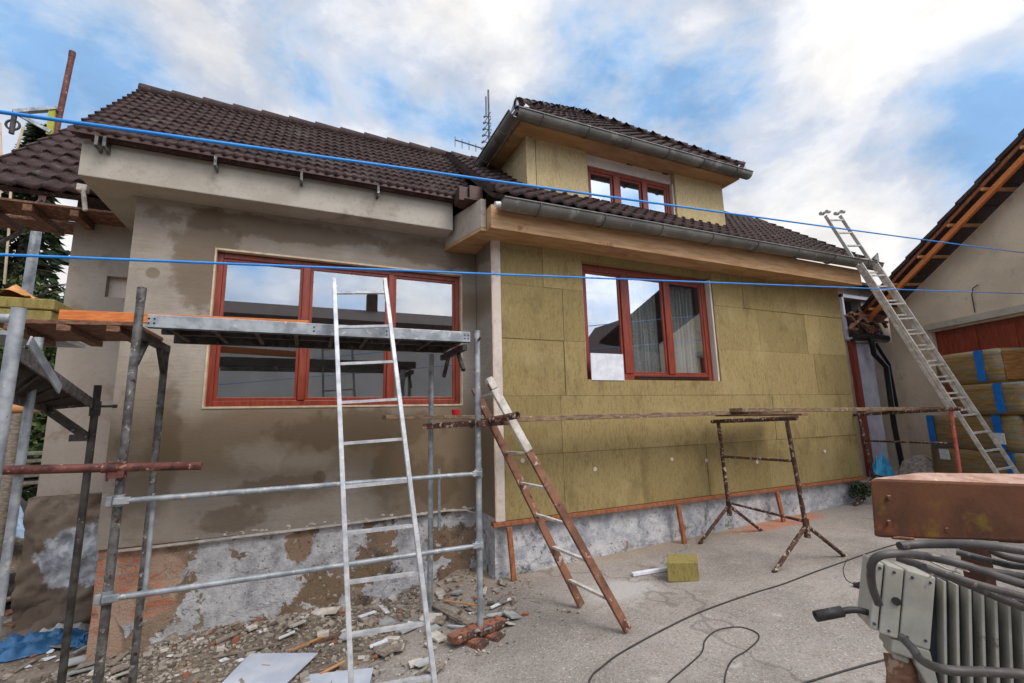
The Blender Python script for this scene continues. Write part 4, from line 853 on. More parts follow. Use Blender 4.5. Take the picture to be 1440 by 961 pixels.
# motor housing in its own tilted frame
O_ = D(1232, 790, 1.12); ey = ((D(1262,810,1.0)-V((0,0,EYE))).normalized()*.62+fw*.38).normalized(); e_ = (D(1432, 838, 1.12)-O_); ex = (e_-ey*e_.dot(ey)).normalized(); ez = ex.cross(ey)
if ez.z < 0: ez = -ez
def Q(x, y, z): return O_+ex*(x*.86)+ey*y+ez*z
def qbox(mb, x0, x1, y0, y1, z0, z1): mb.hexa([Q(x0,y0,z0),Q(x1,y0,z0),Q(x1,y1,z0),Q(x0,y1,z0)], [Q(x0,y0,z1),Q(x1,y0,z1),Q(x1,y1,z1),Q(x0,y1,z1)])
mb = MB(); qbox(mb, .0, .018, -.002, .12, -.155, 0); qbox(mb, .021, .062, -.006, .12, -.157, .002); qbox(mb, .065, .13, -.006, .12, -.158, .003); mb.prism([Q(.092,-.0055,-.158), Q(.130,-.0055,-.158), Q(.160,-.0055,-.245), Q(.145,-.0055,-.25), Q(.105,-.0055,-.2)], ey*.1); mb.build('cover_panel', 'motor', mc, .004)
mb = MB(); qbox(mb, .14, .62, .035, .22, -.25, .0); mb.build('motor_body', 'fin', mc)  # body colour carries the shade seen between the fins
mb = MB()
for i in range(17):
    x = .146+i*.0255; sl = .02
    mb.hexa([Q(x,-.004,-.0), Q(x+.006,-.004,-.0), Q(x+.006,.04,-.0), Q(x,.04,-.0)], [Q(x+sl,-.004,-.245), Q(x+sl+.006,-.004,-.245), Q(x+sl+.006,.04,-.245), Q(x+sl,.04,-.245)])
mb.build('cooling_fins', 'motor', mc, .001)
mb = MB(); qbox(mb, .33, .62, -.012, .02, -.105, -.095); qbox(mb, .36, .62, -.012, .02, -.20, -.188); mb.build('band_strip', 'motor', mc, .002)
mb = MB(); qbox(mb, .052, .10, .0, .10, -.19, -.16); qbox(mb, .06, .095, .01, .09, -.205, -.191); mb.build('terminal_box', 'motor', mc, .004)
mb = MB(); mb.tube([Q(.08,.04,-.2), Q(.09,.03,-.24), Q(.1,.05,-.42), Q(.1,.05,-1.0)], [.028,.03,.028,.025], 12, wob=.04); mb.build('mounting_foot', 'wood_old', mc)
mb = MB(); qbox(mb, .13, .62, .0, .2, -.33, -.275); mb.build('base_rail', 'motor', mc, .01); 
for (x, z) in ((.008,-.012),(.008,-.14),(.04,-.012),(.04,-.145),(.08,-.012),(.118,-.012),(.08,-.145),(.118,-.14)):
    mb = MB(); mb.tube([Q(x,-.0085,z), Q(x,-.003,z)], .0032, 6); mb.build('bolt', 'fin', mc)
mb = MB(); mb.tube([Q(.05,-.01,-.075), Q(.05,-.004,-.075)], .009, 16); mb.build('vent_plug', 'rubber', mc)
for (px, py) in ((1250,700),(1250,735),(1330,745),(1400,705),(1415,742)):
    mb = MB(); a_ = D(px, py, 1.146); mb.tube([a_-fw*.004, a_+fw*.01], .006, 6); mb.build('rivet', 'beam', mc)
mb = MB()
for (px, py, dx_) in ((1255,757,30),(1330,759,50),(1405,761,40)):
    a_ = D(px, py, 1.148); b_ = D(px+dx_, py+1, 1.148); mb.tube([a_, a_.lerp(b_,.3)+V((0,0,.001)), a_.lerp(b_,.7), b_], [.003,.0045,.004,.003], 6, wob=.2)
mb.build('weld_bead', 'beam', mc)
mb = MB(); p = Q(.4,.1,-.3); mb.bar(p, (p.x, p.y, .02), .06, .06); mb.build('support_leg', 'beam', mc)
def smooth_path(pts, k=6):
    pts = [V(p) for p in pts]; out = []
    for i in range(len(pts)-1):
        p0, p1, p2, p3 = pts[max(i-1,0)], pts[i], pts[i+1], pts[min(i+2,len(pts)-1)]
        for j in range(k):
            t = j/k; out.append(.5*((2*p1)+(p2-p0)*t+(2*p0-5*p1+4*p2-p3)*t*t+(3*p1-p0-3*p2+p3)*t**3))
    out.append(pts[-1]); return out
hoses = [(((1265,767,1.01),(1300,765,1.01),(1380,768,0.95),(1450,774,0.92),(1600,790,0.90)), .0115, 'thick grey hose lying on the machine just under the rusty beam'),
 (((1236,850,1.05),(1226,822,1.05),(1226,795,1.03),(1240,781,1.01),(1275,778,1.00),(1340,792,0.94),(1440,822,0.92),(1560,850,0.90)), .0105, 'dusty hose bent around the corner of the grey motor cover'),
 (((1262,786,1.05),(1300,796,1.01),(1360,822,0.95),(1440,856,0.92),(1560,890,0.90)), .0095, 'lowest brownish hose crossing over the motor fins'),
 (((1320,786,1.00),(1380,800,0.96),(1440,812,0.95),(1560,840,0.93)), .0095, 'dark hose between the two longest hoses over the motor'),
 (((1345,778,1.02),(1400,790,0.98),(1440,796,0.97),(1560,800,0.95)), .0085, 'thin grey hose directly below the uppermost hose'),
 (((1300,800,.90),(1370,820,.90),(1440,838,.90),(1560,870,.90)), .0085, 'brown hose lying second from the bottom over the motor fins'),
 (((1390,772,.98),(1430,784,.96),(1560,800,.94)), .010, 'short dark hose emerging under the rusty beam at the right edge'),
 (((1268,896,1.03),(1284,912,0.99),(1296,930,0.97),(1330,942,0.90),(1400,944,0.90),(1460,955,0.88),(1580,990,0.88)), .0105, 'grey hose curving along the bottom of the motor')]
for pts, r_, lab in hoses:
    mb = MB(); mb.tube(smooth_path([D(*p)+V((0,0,.0025*math.sin(i_*2.1+r_*900))) for i_, p in enumerate(pts)]), r_*.82, 12); single(mb, 'hose', 'hose', lab, 'hose', 'hoses draped over the machine')
mb = MB(); pth = smooth_path([D(*p) for p in ((1170,864,1.12),(1195,858,1.12),(1215,860,1.12),(1240,870,1.12),(1262,884,1.13),(1275,892,1.16))]); mb.tube(pth, .0075, 12); t = thing('hose_nozzle', 'black hose end poking left from the machine over the concrete', 'hose', D(1215,862,1.12)); mb.build('hose', 'rubber', t)
mb = MB(); mb.pipe_open(D(1184,860,1.12), D(1147,867,1.12), .0125, .003); mb.build('nozzle', 'rubber', t)
mb = MB(); 
for pts in (((1298,792),(1312,806),(1306,815),(1300,828)), ((1296,784),(1330,800),(1350,806)), ((1335,812),(1345,798),(1362,804))): mb.tube([D(x, y, 1.02) for x, y in pts], .0022, 6)
single(mb, 'plaster_drips', 'plaster_white', 'thin dried plaster strings stuck on the hoses', 'plaster')
# ------------------------------------------------------------------ ground things
mb = MB(); a, b, c, d = gp(945,827), gp(986,826), gp(978,789,.0), gp(941,789)
zb = gz(3.3,3.6); 
e = [V((3.16,3.60,zb)), V((3.42,3.47,zb)), V((3.62,3.68,zb)), V((3.36,3.81,zb))]
mb.hexa(e, [p+V((0,0,.17)) for p in e]); single(mb, 'wool_block', 'wool_block', 'yellow-green mineral wool offcut lying on the concrete', 'insulation block', bevel=.006)
mb = MB(); a, b = gp(889,808,.02), gp(945,799,.02); mb.bar(a, b, .045, .03); single(mb, 'foam_strip', 'foam', 'narrow white foam strip on the concrete touching the wool offcut', 'foam', bevel=.003)
def cable(pts, r_, name, lab, mat='rubber', k=8):
    q = smooth_path([gp(x, y, r_*.9) for x, y in pts], k); q = [V((p.x, p.y, gz(p.x, p.y)+r_*.9)) for p in q]; mb = MB(); mb.tube(q, r_, 8); return single(mb, name, mat, lab, 'cable', 'electric cables on the concrete')
cable(((820,1000),(830,955),(850,935),(900,903),(960,872),(1000,855),(1060,834),(1100,822),(1150,803),(1190,789),(1215,780),(1260,766),(1300,764)), .006, 'cable', 'long black cable running diagonally over the concrete to the machine')
cable(((925,980),(945,955),(985,920),(992,900),(1010,886),(1040,882),(1064,890),(1066,900),(1050,915),(1030,928),(1020,950),(1018,990)), .0045, 'cable', 'thin cable looping on the concrete at the bottom middle')
cable(((1110,968),(1150,955),(1200,940),(1250,927),(1300,920)), .006, 'cable', 'short dark cable stretch at bottom below the hose nozzle')
cable(((1192,786),(1186,800),(1190,815),(1202,822)), .003, 'cable', 'thin lead dropping from the long cable to its plug')
mb = MB(); a, b = gp(1200,822,.02), gp(1222,826,.02); mb.tube([a, a.lerp(b,.3), a.lerp(b,.35), a.lerp(b,.7), a.lerp(b,.75), b], [.018,.022,.03,.03,.02,.022], 12); single(mb, 'cable_plug', 'rubber', 'grey round cable plug on the concrete by the hoses', 'plug')
def oriented(c, w, l, h, az, tilt=0):
    M_ = Matrix.Translation(c) @ Matrix.Rotation(az, 4, 'Z') @ Matrix.Rotation(tilt, 4, 'X'); return M_
def brick(c, az, tilt, lab, grp='broken bricks', sx=.24, sy=.115, sz=.07, mat='brick'):
    mb = MB(); mb.box((-sx/2,-sy/2,0), (sx/2,sy/2,sz)); M_ = oriented(c, 0,0,0, az, tilt)
    mb.v = [M_ @ p + V((0,0,0)) + V((mnoise.noise(p*9+c)*.01, mnoise.noise(p*7+c)*.01, 0)) for p in mb.v]
    return single(mb, 'brick', mat, lab, 'brick', grp, .01, base=c)
B = gp(677, 885); bz = -.125
brick(V((1.23,3.60,bz)), R(-62), 0, 'lower burnt brick at left under the scaffold post', 'bricks under the scaffold post'); brick(V((1.38,3.63,bz)), R(-60), 0, 'lower burnt brick at right under the scaffold post', 'bricks under the scaffold post'); 
brick(V((1.18,3.63,bz+.072)), R(22), 0, 'orange brick on top left of the scaffold post foot', 'bricks under the scaffold post', .26,.12,.05); brick(V((1.43,3.68,bz+.072)), R(24), R(4), 'orange brick on top right of the scaffold post foot', 'bricks under the scaffold post', .2,.12,.05)
brick(V((1.31,3.64,bz+.072)), R(22), 0, 'brick directly carrying the scaffold post foot', 'bricks under the scaffold post', .1,.12,.055)
brick(V((1.58,3.63,bz-.01)), R(40), R(10), 'flat broken brick lying right of the scaffold post bricks', 'bricks under the scaffold post', .14,.11,.05)
# sheets
def slab(pts, th, name, mat, lab, cat, dz=.01):
    q = [gp(x, y) for x, y in pts]; mb = MB(); c_ = sum(q, V((0,0,0)))/len(q); z = max(gz(c_.x+(p.x-c_.x)*k_, c_.y+(p.y-c_.y)*k_) for p in q for k_ in (0, .35, .7, 1))+.004; q = [P(x, y, Z=z) for x, y in pts]; q = [V((p.x, p.y, z)) for p in q]; mb.prism(q, (0,0,th)); return single(mb, name, mat, lab, cat, bevel=.002)
slab(((290,985),(352,921),(447,920),(380,985)), .01, 'board_sheet', 'sheet', 'large pale blue-grey board lying on the rubble at bottom left of the ladder', 'board')
slab(((420,985),(430,951),(525,941),(515,985)), .01, 'board_sheet', 'sheet', 'smaller grey board under the aluminium ladder foot', 'board')
# scraps
for i, (x0, y0, x1, y1, w_, m_, lab) in enumerate(((300,925,395,905,.025,'wood_grey','long thin pale lath beside the blue-grey board'),(410,915,460,893,.02,'wood_new','thin pale lath left of the ladder above the board'),(605,848,668,882,.055,'wood_grey','grey timber lath sloping to the bricks under the scaffold post'),
        (625,845,672,852,.02,'wood_new','thin pale stick behind the scaffold post foot'),(690,855,718,842,.03,'foam','white foam strip right of the scaffold post foot'),(585,950,610,930,.02,'wood_grey','stick at the foot of the ladder'),(520,910,545,900,.04,'foam','white scrap strip between the ladder rails'),
        (450,948,485,930,.015,'wood_new','thin stick above the smaller grey board'),(505,868,528,860,.04,'foam','white foam scrap in the rubble between the rails'),(535,852,545,862,.04,'foam','upright foam scrap near the ladder rung'),(480,888,495,884,.03,'label','flat white scrap left of the ladder rail'),
        (392,898,415,888,.03,'label','bright white splinter in the rubble along the wall'),(20,945,55,925,.03,'wood_grey','grey board end at the lower left corner'),(145,945,180,915,.05,'wood_grey','grey timber offcut leaning at the second scaffold post'),(20,870,62,842,.03,'wood_grey','grey stick by the blue tarp'),
        (630,880,655,882,.02,'label','white sliver beside the bricks'),(598,905,612,912,.03,'plaster_white','plaster flake near the ladder foot'),(440,905,480,890,.02,'wood_old','brown stick in the rubble'))):
    a, b = gp(x0, y0, .015+.01*(i%3)), gp(x1, y1, .02+.012*(i%4)); mb = MB(); mb.bar(a, b, w_, .012); single(mb, 'scrap_strip', m_, lab, 'scrap', 'loose strips of wood and foam on the ground', .002)
for i in range(26):
    px, py = random.choice(((random.uniform(380,640), random.uniform(870,930)), (random.uniform(230,480), random.uniform(885,930)), (random.uniform(600,720), random.uniform(835,880)), (random.uniform(20,120), random.uniform(900,950))))
    c = gp(px, py, .01); s_ = random.uniform(.02, .05); vs, fs = hull(c, s_, squash=.25); mb = MB(); mb.add(vs, fs); single(mb, 'foam_scrap', random.choice(('foam','label','plaster_white')), 'small white scrap of foam or plaster scattered in the rubble', 'scrap', 'white scraps scattered in the rubble')
for i in range(64):
    px, py = random.choice(((random.uniform(200,640), random.uniform(850,915)), (random.uniform(300,640), random.uniform(830,900)), (random.uniform(610,725), random.uniform(820,872))))
    c = gp(px, py, .0); s_ = random.choice((1,1,1.8))*random.uniform(.02, .05); vs, fs = hull(c, s_); mb = MB(); mb.add(vs, fs); single(mb, 'rubble_piece', random.choice(('stone','stone','soil','wood_old')), 'small broken piece of mortar or stone in the rubble at the wall foot', 'rubble', 'mortar chunks in the rubble', .003)
for i, (x, y) in enumerate(((512,950),(530,925),(150,905),(205,865),(175,930),(470,905),(690,868),(130,935),(160,850))):
    c = gp(x, y, .0); vs, fs = hull(c, random.uniform(.03,.06), squash=.5); mb = MB(); mb.add(vs, fs); single(mb, 'brick_fragment', 'brick', 'orange broken brick fragment lying in the rubble', 'brick', 'orange brick fragments in the rubble', .004)
# fine rubble (stuff)
mb = MB()
for i in range(6400):
    if i < 6000:
        x = random.uniform(-1.7, 2.1); y = random.uniform(3.4, 5.0) if random.random() < .4 else 5.0-abs(random.gauss(0, .35))
        if x > 1.7 and y > 4.45: continue
        if x-.42*y > -.9 and random.random() < .75: continue
    else: x = random.uniform(-4, -1.2); y = random.uniform(3.0, 5.8)
    c = V((x, y, gz(x, y)+.003)); s_ = random.uniform(.003, .015)*(1 if random.random() < .88 else 2.2)
    a = random.uniform(0, 6.28); b = random.uniform(.3, .9)
    M_ = Matrix.Translation(c) @ Matrix.Rotation(a, 4, 'Z') @ Matrix.Rotation(random.uniform(-.5,.5), 4, 'X')
    mb.box((-s_, -s_*b, 0), (s_, s_*b, s_*random.uniform(.4,1.1)), M_)
def rub_mat():
    t = NT('fine_rubble_mix'); g_ = t.n.new('ShaderNodeNewGeometry'); r_ = g_.outputs['Random Per Island']
    c = t.mix(t.rng(r_, 0, .6, 0, 1, False), lin((98,88,78)), lin((166,156,144))); c = t.mix(t.rng(r_, .88, .9), c, lin((196,188,178))); c = t.mix(t.rng(r_, .955, .96), c, lin((160,100,74))); return t.fin(c, .95, 0, .2)
MT['rub'] = rub_mat()
o = mb.build('fine_rubble', 'rub', None); tag(o, 'fine crumbled mortar, grit and splinters along the foot of the grey wall', 'rubble', None, 'stuff')
# heaped cloths
def cloth(cx, cy, wx, wy, hz, name, mat, lab, cat, seed, rot=0, folds=9, z0=None, n=46):
    mb = MB(); vs = []
    for j in range(n+1):
        for i in range(n+1):
            u, v = i/n*2-1, j/n*2-1; e = max(0, 1-(u*u+v*v)**1.5*.9)
            wob = 1+.25*mnoise.noise(V((u*1.7+seed, v*1.7, seed))); X, Y_ = u*wx*wob, v*wy*wob
            x = cx+X*math.cos(rot)-Y_*math.sin(rot); y = cy+X*math.sin(rot)+Y_*math.cos(rot)
            f = abs(mnoise.noise(V((u*folds*.35+seed, v*folds*.3, seed*2))))+.5*abs(mnoise.noise(V((u*folds, v*folds, seed))))
            z = (gz(x, y) if z0 is None else z0)+.006+hz*e*(.35+1.1*f)
            vs.append((x, y, z))
    keep = [(j*(n+1)+i, j*(n+1)+i+1, (j+1)*(n+1)+i+1, (j+1)*(n+1)+i) for j in range(n) for i in range(n) if ((i/n*2-1)**2+(j/n*2-1)**2) < 1.15+.3*mnoise.noise(V((i*.3, j*.3, seed)))]
    mb.add(vs, keep, True); used = sorted({k for f in keep for k in f}); mp = {k: i for i, k in enumerate(used)}
    mb.v = [mb.v[k] for k in used]; mb.f = [tuple(mp[k] for k in f) for f in keep]; mb.sm = [True]*len(keep)
    base = V((cx, cy, gz(cx, cy) if z0 is None else z0)); mb.v = [p-base for p in mb.v]; o = mb.build(name, mat, None, fixn=False); o.location = base
    s_ = o.modifiers.new('thick', 'SOLIDIFY'); s_.thickness = .004; return tag(o, lab, cat)
c = gp(35, 912); cloth(c.x, c.y, .42, .22, .10, 'blue_tarp', 'tarp', 'crumpled blue tarpaulin on the soil at lower left', 'tarpaulin', 3.1, R(20))
c = gp(118, 905); cloth(c.x, c.y, .10, .14, .06, 'blue_rag', 'tarp', 'small blue plastic scrap beside the front scaffold post', 'plastic scrap', 5.7, 0)
c = gp(100, 885); cloth(c.x, c.y, .24, .2, .10, 'grey_plastic_sheet', 'film_grey', 'crumpled pale grey plastic sheet beside the blue tarpaulin', 'plastic sheet', 8.3, R(30), 5)
c = gp(15, 850); cloth(c.x, c.y+.1, .42, .3, .3, 'dark_tarp', 'tarp_dark', 'dark brown tarp heap behind the blue tarpaulin', 'tarpaulin', 1.3, R(10), 6)
c = P(30, 742, Y=8.2); hz_ = gz(c.x, 8.2)
# spoil heap with bag on it
mb = MB(); vs = []; n = 30
for j in range(n+1):
    for i in range(n+1):
        x = -6.4+4.1*i/n; y = 6.3+4.6*j/n; e = sm(0, .3, i/n)*sm(1, .72, i/n)*sm(0, .35, j/n)*sm(1, .7, j/n)
        vs.append((x, y, gz(x, y)-.05+e*(.42+.16*mnoise.noise(V((x*1.6, y*1.6, 4)))+.06*mnoise.noise(V((x*6, y*6, 4))))))
mb.add(vs, [(j*(n+1)+i, j*(n+1)+i+1, (j+1)*(n+1)+i+1, (j+1)*(n+1)+i) for j in range(n) for i in range(n)], True); o = mb.build('earth_mound', 'soil', None, fixn=False); struct(o)
cloth(c.x-.1, 8.2, .5, .35, .3, 'plastic_bag', 'bag', 'white and light blue plastic bag lying on the spoil heap at left', 'plastic bag', 2.2, 0, 7, P(30, 752, Y=8.2).z)
for i in range(60):
    px, py = random.choice(((random.uniform(250,640), random.uniform(845,900)), (random.uniform(600,720), random.uniform(830,880)), (random.uniform(440,620), random.uniform(890,945)), (random.uniform(60,180), random.uniform(880,950))))
    c = gp(px, py, .012+.006*(i%4)); M_ = oriented(c, 0, 0, 0, random.uniform(0, 3.1), random.uniform(-.3, .3)); l_, w__ = random.uniform(.04, .13), random.uniform(.02, .06); mb = MB()
    mb.prism([M_ @ V(q) for q in ((-l_, -w__, 0), (l_*.7, -w__*random.uniform(.6,1.2), 0), (l_, w__*.3, 0), (l_*.5, w__, 0), (-l_*.8, w__*.8, 0))], (0, 0, random.uniform(.006, .02)))
    single(mb, 'render_flake', random.choice(('plaster_white','stone','film_grey','stone')), 'flat broken flake of old render lying tilted in the rubble', 'render flake', 'flat render flakes in the rubble', .002)
for i in range(9):
    x0 = random.uniform(0, 40); y0 = 765+i*9; a, b = P(x0-20, y0, Z=.1), P(x0+random.uniform(25,60), y0-random.uniform(4,26), Z=.14)
    a = V((a.x, min(a.y, 7.5), gz(a.x, a.y)+.08+.02*(i%3))); b = V((b.x, min(b.y, 7.6), gz(b.x, b.y)+.12)); mb = MB(); mb.bar(a, b, .11, .025); single(mb, 'old_board', 'wood_grey' if i%2 else 'wood_old', 'old weathered board in the scrap heap at the left edge', 'board', 'old boards in the scrap heap', .004)
for i in range(5):
    z = .75+.11*i; mb = MB(); mb.bar((-6.8, 9.6+.1*(i%2), z), (-3.75+.1*(i%3), 9.8, z+.02), .3, .05); single(mb, 'stacked_board', 'wood_grey', 'grey board in the low stack beyond the spoil heap', 'board', 'stacked grey boards behind the heap', .006)
for x in (-6.2, -4.3):
    mb = MB(); mb.box((x, 9.5, gz(x,9.5)-.05), (x+.15, 9.9, .72)); single(mb, 'board_support', 'stone', 'block at far end carrying the stack of grey boards' if x < -5 else 'block at near end carrying the stack of grey boards', 'block')
c = gp(1240, 668); c = P(1240, 664, Y=4.9); cloth(c.x, 4.9, .42, .18, .62, 'blue_sack', 'bagblue', 'light blue plastic sack leaning by the house corner behind the far trestle', 'sack', 4.4, R(20), 2.5, gz(c.x, 4.9))
c = V((9.5, 4.5, gz(9.5,4.5))); vs, fs = hull(c+V((0,0,.3)), .42, squash=.9); mb = MB(); mb.add(vs, fs); single(mb, 'rubble_sack', 'stone', 'grey lumpy sack of rubble beside the film-wrapped packs', 'sack', bevel=.05)
# weeds at house corner
def foliage(c, rx, ry, rz, n, s_, mat, name, parent, rng=random, droop=0):
    mb = MB()
    for _ in range(n):
        v = V((rng.gauss(0,1), rng.gauss(0,1), rng.gauss(0,1))).normalized()*rng.random()**.4
        if mnoise.noise(V((v.x*2+c[0], v.y*2+c[1], v.z*2.5)))< -.12: continue
        p = V(c)+V((v.x*rx, v.y*ry, v.z*rz)); a = V((rng.gauss(0,1), rng.gauss(0,1), rng.gauss(0,.6)-droop)).normalized(); b = a.cross(V((rng.gauss(0,1), rng.gauss(0,1), 1))).normalized(); k_ = s_*rng.uniform(.6,1.5)
        mb.add([p-a*k_, p+b*k_*.45, p+a*k_, p-b*k_*.45], [(0,1,2,3)])
    return mb.build(name, mat, parent, fixn=False)
wt = thing('weed_clump', 'small dark green weed clump at the plinth end of the insulated wall', 'plant', (7.75, 4.42, gz(7.75,4.4))); foliage((7.7, 4.42, .36), .25, .1, .14, 500, .03, 'leaf_dark', 'leaves', wt)
# ------------------------------------------------------------------ trees at left
def tree(x, y, h, r_, lab, n, mat, cone=False, ls=.13):
    z0 = gz(x, y); t = thing('conifer_tree' if cone else 'leafy_tree', lab, 'tree', (x, y, z0)); mb = MB()
    mb.tube([(x, y, z0-.1), (x+.05, y, z0+h*.5), (x, y, z0+h*.96)], [h*.025, h*.016, h*.004], 8)
    for i in range(26 if cone else 16):
        k_ = random.uniform(.15,.95); a = random.uniform(0, 6.28); l = (r_*(1-k_)*1.05+.15) if cone else r_*random.uniform(.5,.9); p = V((x, y, z0+h*k_)); mb.tube([p, p+V((math.cos(a)*l, math.sin(a)*l, -.15*l if cone else .35*l))], [.03, .008], 5)
    mb.build('trunk', 'bark', t)
    mb = MB()
    for _ in range(n):
        if cone:
            k_ = random.random()**1.3; zz_ = h*(.1+.9*k_); tier = .75+.35*abs(math.sin(zz_*4.2)); rad = r_*(1-k_)*tier+.06; a = random.uniform(0, 6.28); q = rad*random.random()**.45
            if mnoise.noise(V((math.cos(a)*1.6, math.sin(a)*1.6, zz_*1.1+x))) < -.18: continue
            p = V((x+math.cos(a)*q, y+math.sin(a)*q, z0+zz_-.18*q)); d = V((math.cos(a), math.sin(a), -.35+random.uniform(-.4,.4))).normalized()
        else:
            v = V((random.gauss(0,1), random.gauss(0,1), random.gauss(0,1))).normalized()*random.random()**.38
            if mnoise.noise(V((v.x*2.2+x, v.y*2.2+y, v.z*2.2))) < -.1: continue
            p = V((x+v.x*r_, y+v.y*r_, z0+h*.58+v.z*h*.42)); d = V((random.gauss(0,1), random.gauss(0,1), random.gauss(0,1))).normalized()
        b = d.cross(V((random.gauss(0,1), random.gauss(0,1), random.gauss(0,1)))).normalized(); k_ = ls*random.uniform(.6,1.4)
        mb.add([p-d*k_*.3, p+b*k_*.3+d*k_*.3, p+d*k_, p-b*k_*.3+d*k_*.3], [(0,1,2,3)])
    mb.build('crown', mat, t, fixn=False)
tree(-5.5, 12.2, 8.3, 1.5, 'dark conifer whose tip rises above the rear roof at the left edge', 14000, 'leaf_dark', True, .16)
tree(-8.2, 14.5, 8.0, 2.3, 'dark conifer left of the one whose tip rises above the rear roof', 9000, 'leaf_dark', True, .2)
tree(-5.4, 15.5, 5.6, 2.2, 'dense dark leafy tree seen between the scaffold and the rear wall', 12000, 'leaf_dark', False, .16)
tree(-4.6, 10.6, 4.6, .75, 'yellowish green shrub-like tree right against the rear house wall edge', 5000, 'leaf_green', False, .08)
tree(-9.0, 18, 6.5, 3.2, 'wide leafy tree behind the stacked boards', 11000, 'leaf_dark', False, .22)
# hoist
ho = thing('site_hoist', 'slim brown hoist mast with swing arm and pulley behind the rear roof', 'hoist', (-3.5, 8, 0))
pb, ptop = P(75,195,Y=8), P(101,80,Y=8)
mb = MB(); mb.tube([(-3.49, 8, -.1), (-3.49, 8, 4.6)], .055, 12); mb.build('lower_mast', 'galv', ho)
mb = MB(); mb.tube([(-3.49, 8, 4.601), tuple(ptop)], .036, 12); mb.tube([ptop, ptop+V((0,0,.08))], .04, 12); mb.build('upper_mast', 'rust_tube', ho)
mb = MB(); mb.bar(P(74,155,Y=7.95), P(70,190,Y=7.95), .07, .04, (0,1,0)); mb.build('arm_plate', 'yellow_green', ho)
mb = MB(); mb.bar(P(20,158,Y=7.95), P(80,153,Y=7.95), .05, .07, (0,1,0)); mb.bar(P(20,158,Y=7.94), P(72,186,Y=7.94), .045, .045, (0,1,0)); mb.build('swing_arm', 'galv', ho)
c = P(18,176,Y=7.95); mb = MB(); n = 20
for i in range(n): a, b = 2*math.pi*i/n, 2*math.pi*(i+1)/n; mb.tube([c+V((.07*math.cos(a), 0, .07*math.sin(a))), c+V((.07*math.cos(b), 0, .07*math.sin(b)))], .015, 6)
mb.tube([c+V((0,0,.22)), c+V((0,0,-.13))], .03, 8); mb.build('pulley', 'galv_dark', ho)
mb = MB(); mb.tube([c+V((-.13,0,0)), P(2,230,Y=7.95), P(-4,330,Y=7.95)], .014, 6); mb.tube([c+V((.11,0,0)), P(17,230,Y=7.95), P(12,330,Y=7.95), P(6,400,Y=7.95)], .014, 6); mb.build('hoist_rope', 'cream', ho)
mb = MB(); mb.tube([P(-10,326,Y=7.4), P(60,281,Y=7.2)], .022, 8); mb.tube([P(-10,347,Y=7.4), P(40,320,Y=7.2)], .022, 8); single(mb, 'diagonal_braces', 'galv_old', 'two thin diagonal steel braces crossing below the rear roof eave', 'brace')
mb = MB(); mb.box((-3.9, 6.9, 4.02), (-2.5, 7.3, 4.06)); single(mb, 'eave_boards', 'wood_old', 'weathered boards laid below the rear roof eave', 'boards', bevel=.004)
# post with T-head at left
pt = P(27, 575, Y=6.6); mb = MB(); mb.tube([(pt.x, 6.6, -.2), (pt.x, 6.6, pt.z-.05)], .05, 10, wob=.05); t = thing('timber_post', 'pale timber prop with short cross head beyond the left scaffold', 'post', (pt.x, 6.6, -.2)); mb.build('shaft', 'wood_grey', t)
mb = MB(); mb.tube([(pt.x-.14, 6.6, pt.z), (pt.x+.16, 6.6, pt.z)], .05, 10, wob=.05); mb.build('cross_head', 'wood_new', t)
mb = MB()
for z in (.92, 1.18): mb.bar((-7.5, 12.0, z), (-3.9, 12.0, z), .04, .09, (0,1,0))
for x in (-7.2, -5.6, -4.1): mb.bar((x, 12.05, 0), (x, 12.05, 1.4), .08, .08, (0,1,0))
single(mb, 'fence', 'wood_grey', 'pale rail fence in front of the dark trees at left', 'fence')
# ------------------------------------------------------------------ antenna
bx_ = P(690,128,Y=7); ab = P(688,205,Y=7)
an2 = thing('roof_aerial', 'lattice roof aerial with yagi antennas behind the dormer gutter', 'aerial', (ab.x, 7, 3.9))
mb = MB(); mb.tube([(ab.x, 7, 3.9), (ab.x, 7, bx_.z)], .018, 8); mb.tube([(ab.x-.05, 7, bx_.z-.15), (ab.x-.05, 7, bx_.z-.55)], .014, 8); mb.build('mast', 'metal_ant', an2)
mb = MB(); a, b = P(640,197,Y=7), P(684,211,Y=7); b = V((ab.x, 7, b.z)); mb.tube([a, b], .012, 6)
for k_ in (0, .2, .4, .6, .85): p = a.lerp(b, k_); h_ = .13-.05*k_; mb.tube([p-V((0,0,h_)), p+V((0,0,h_*.5))], .007, 5)
mb.build('yagi_boom', 'metal_ant', an2)
mb = MB()
for i in range(7):
    z = bx_.z-.55-.13*i; s_ = .07+.012*i; mb.tube([(ab.x-s_, 7, z), (ab.x+s_*.6, 7, z+.02)], .008, 5); mb.tube([(ab.x-.02, 7-.15, z), (ab.x-.02, 7.15, z)], .007, 5)
    mb.tube([(ab.x-s_-.02, 7, z-.02), (ab.x-s_+.02, 7, z+.02)], .02, 6)
mb.build('element_array', 'metal_ant', an2)
# ------------------------------------------------------------------ blue lines overhead
def line(p, q, sag, r0_, r1_, lab):
    p = p+(p-q)*.22; n = 40; pts = [p.lerp(q, i/n)-V((0,0,sag*4*(i/n)*(1-i/n))) for i in range(n+1)]; mb = MB(); mb.tube(pts, [r0_+(r1_-r0_)*i/n for i in range(n+1)], 8); single(mb, 'string_line', 'blue', lab, 'cord', 'taut blue cords strung across the yard')
line(P(-90,137,Y=1.72), P(1540,368,Y=3.4), .03, .006, .0072, 'upper taut blue cord crossing in front of the roofs')
line(P(-90,350,Y=2.1), P(1540,416,Y=3.4), .02, .005, .0066, 'lower taut blue cord crossing in front of both windows')
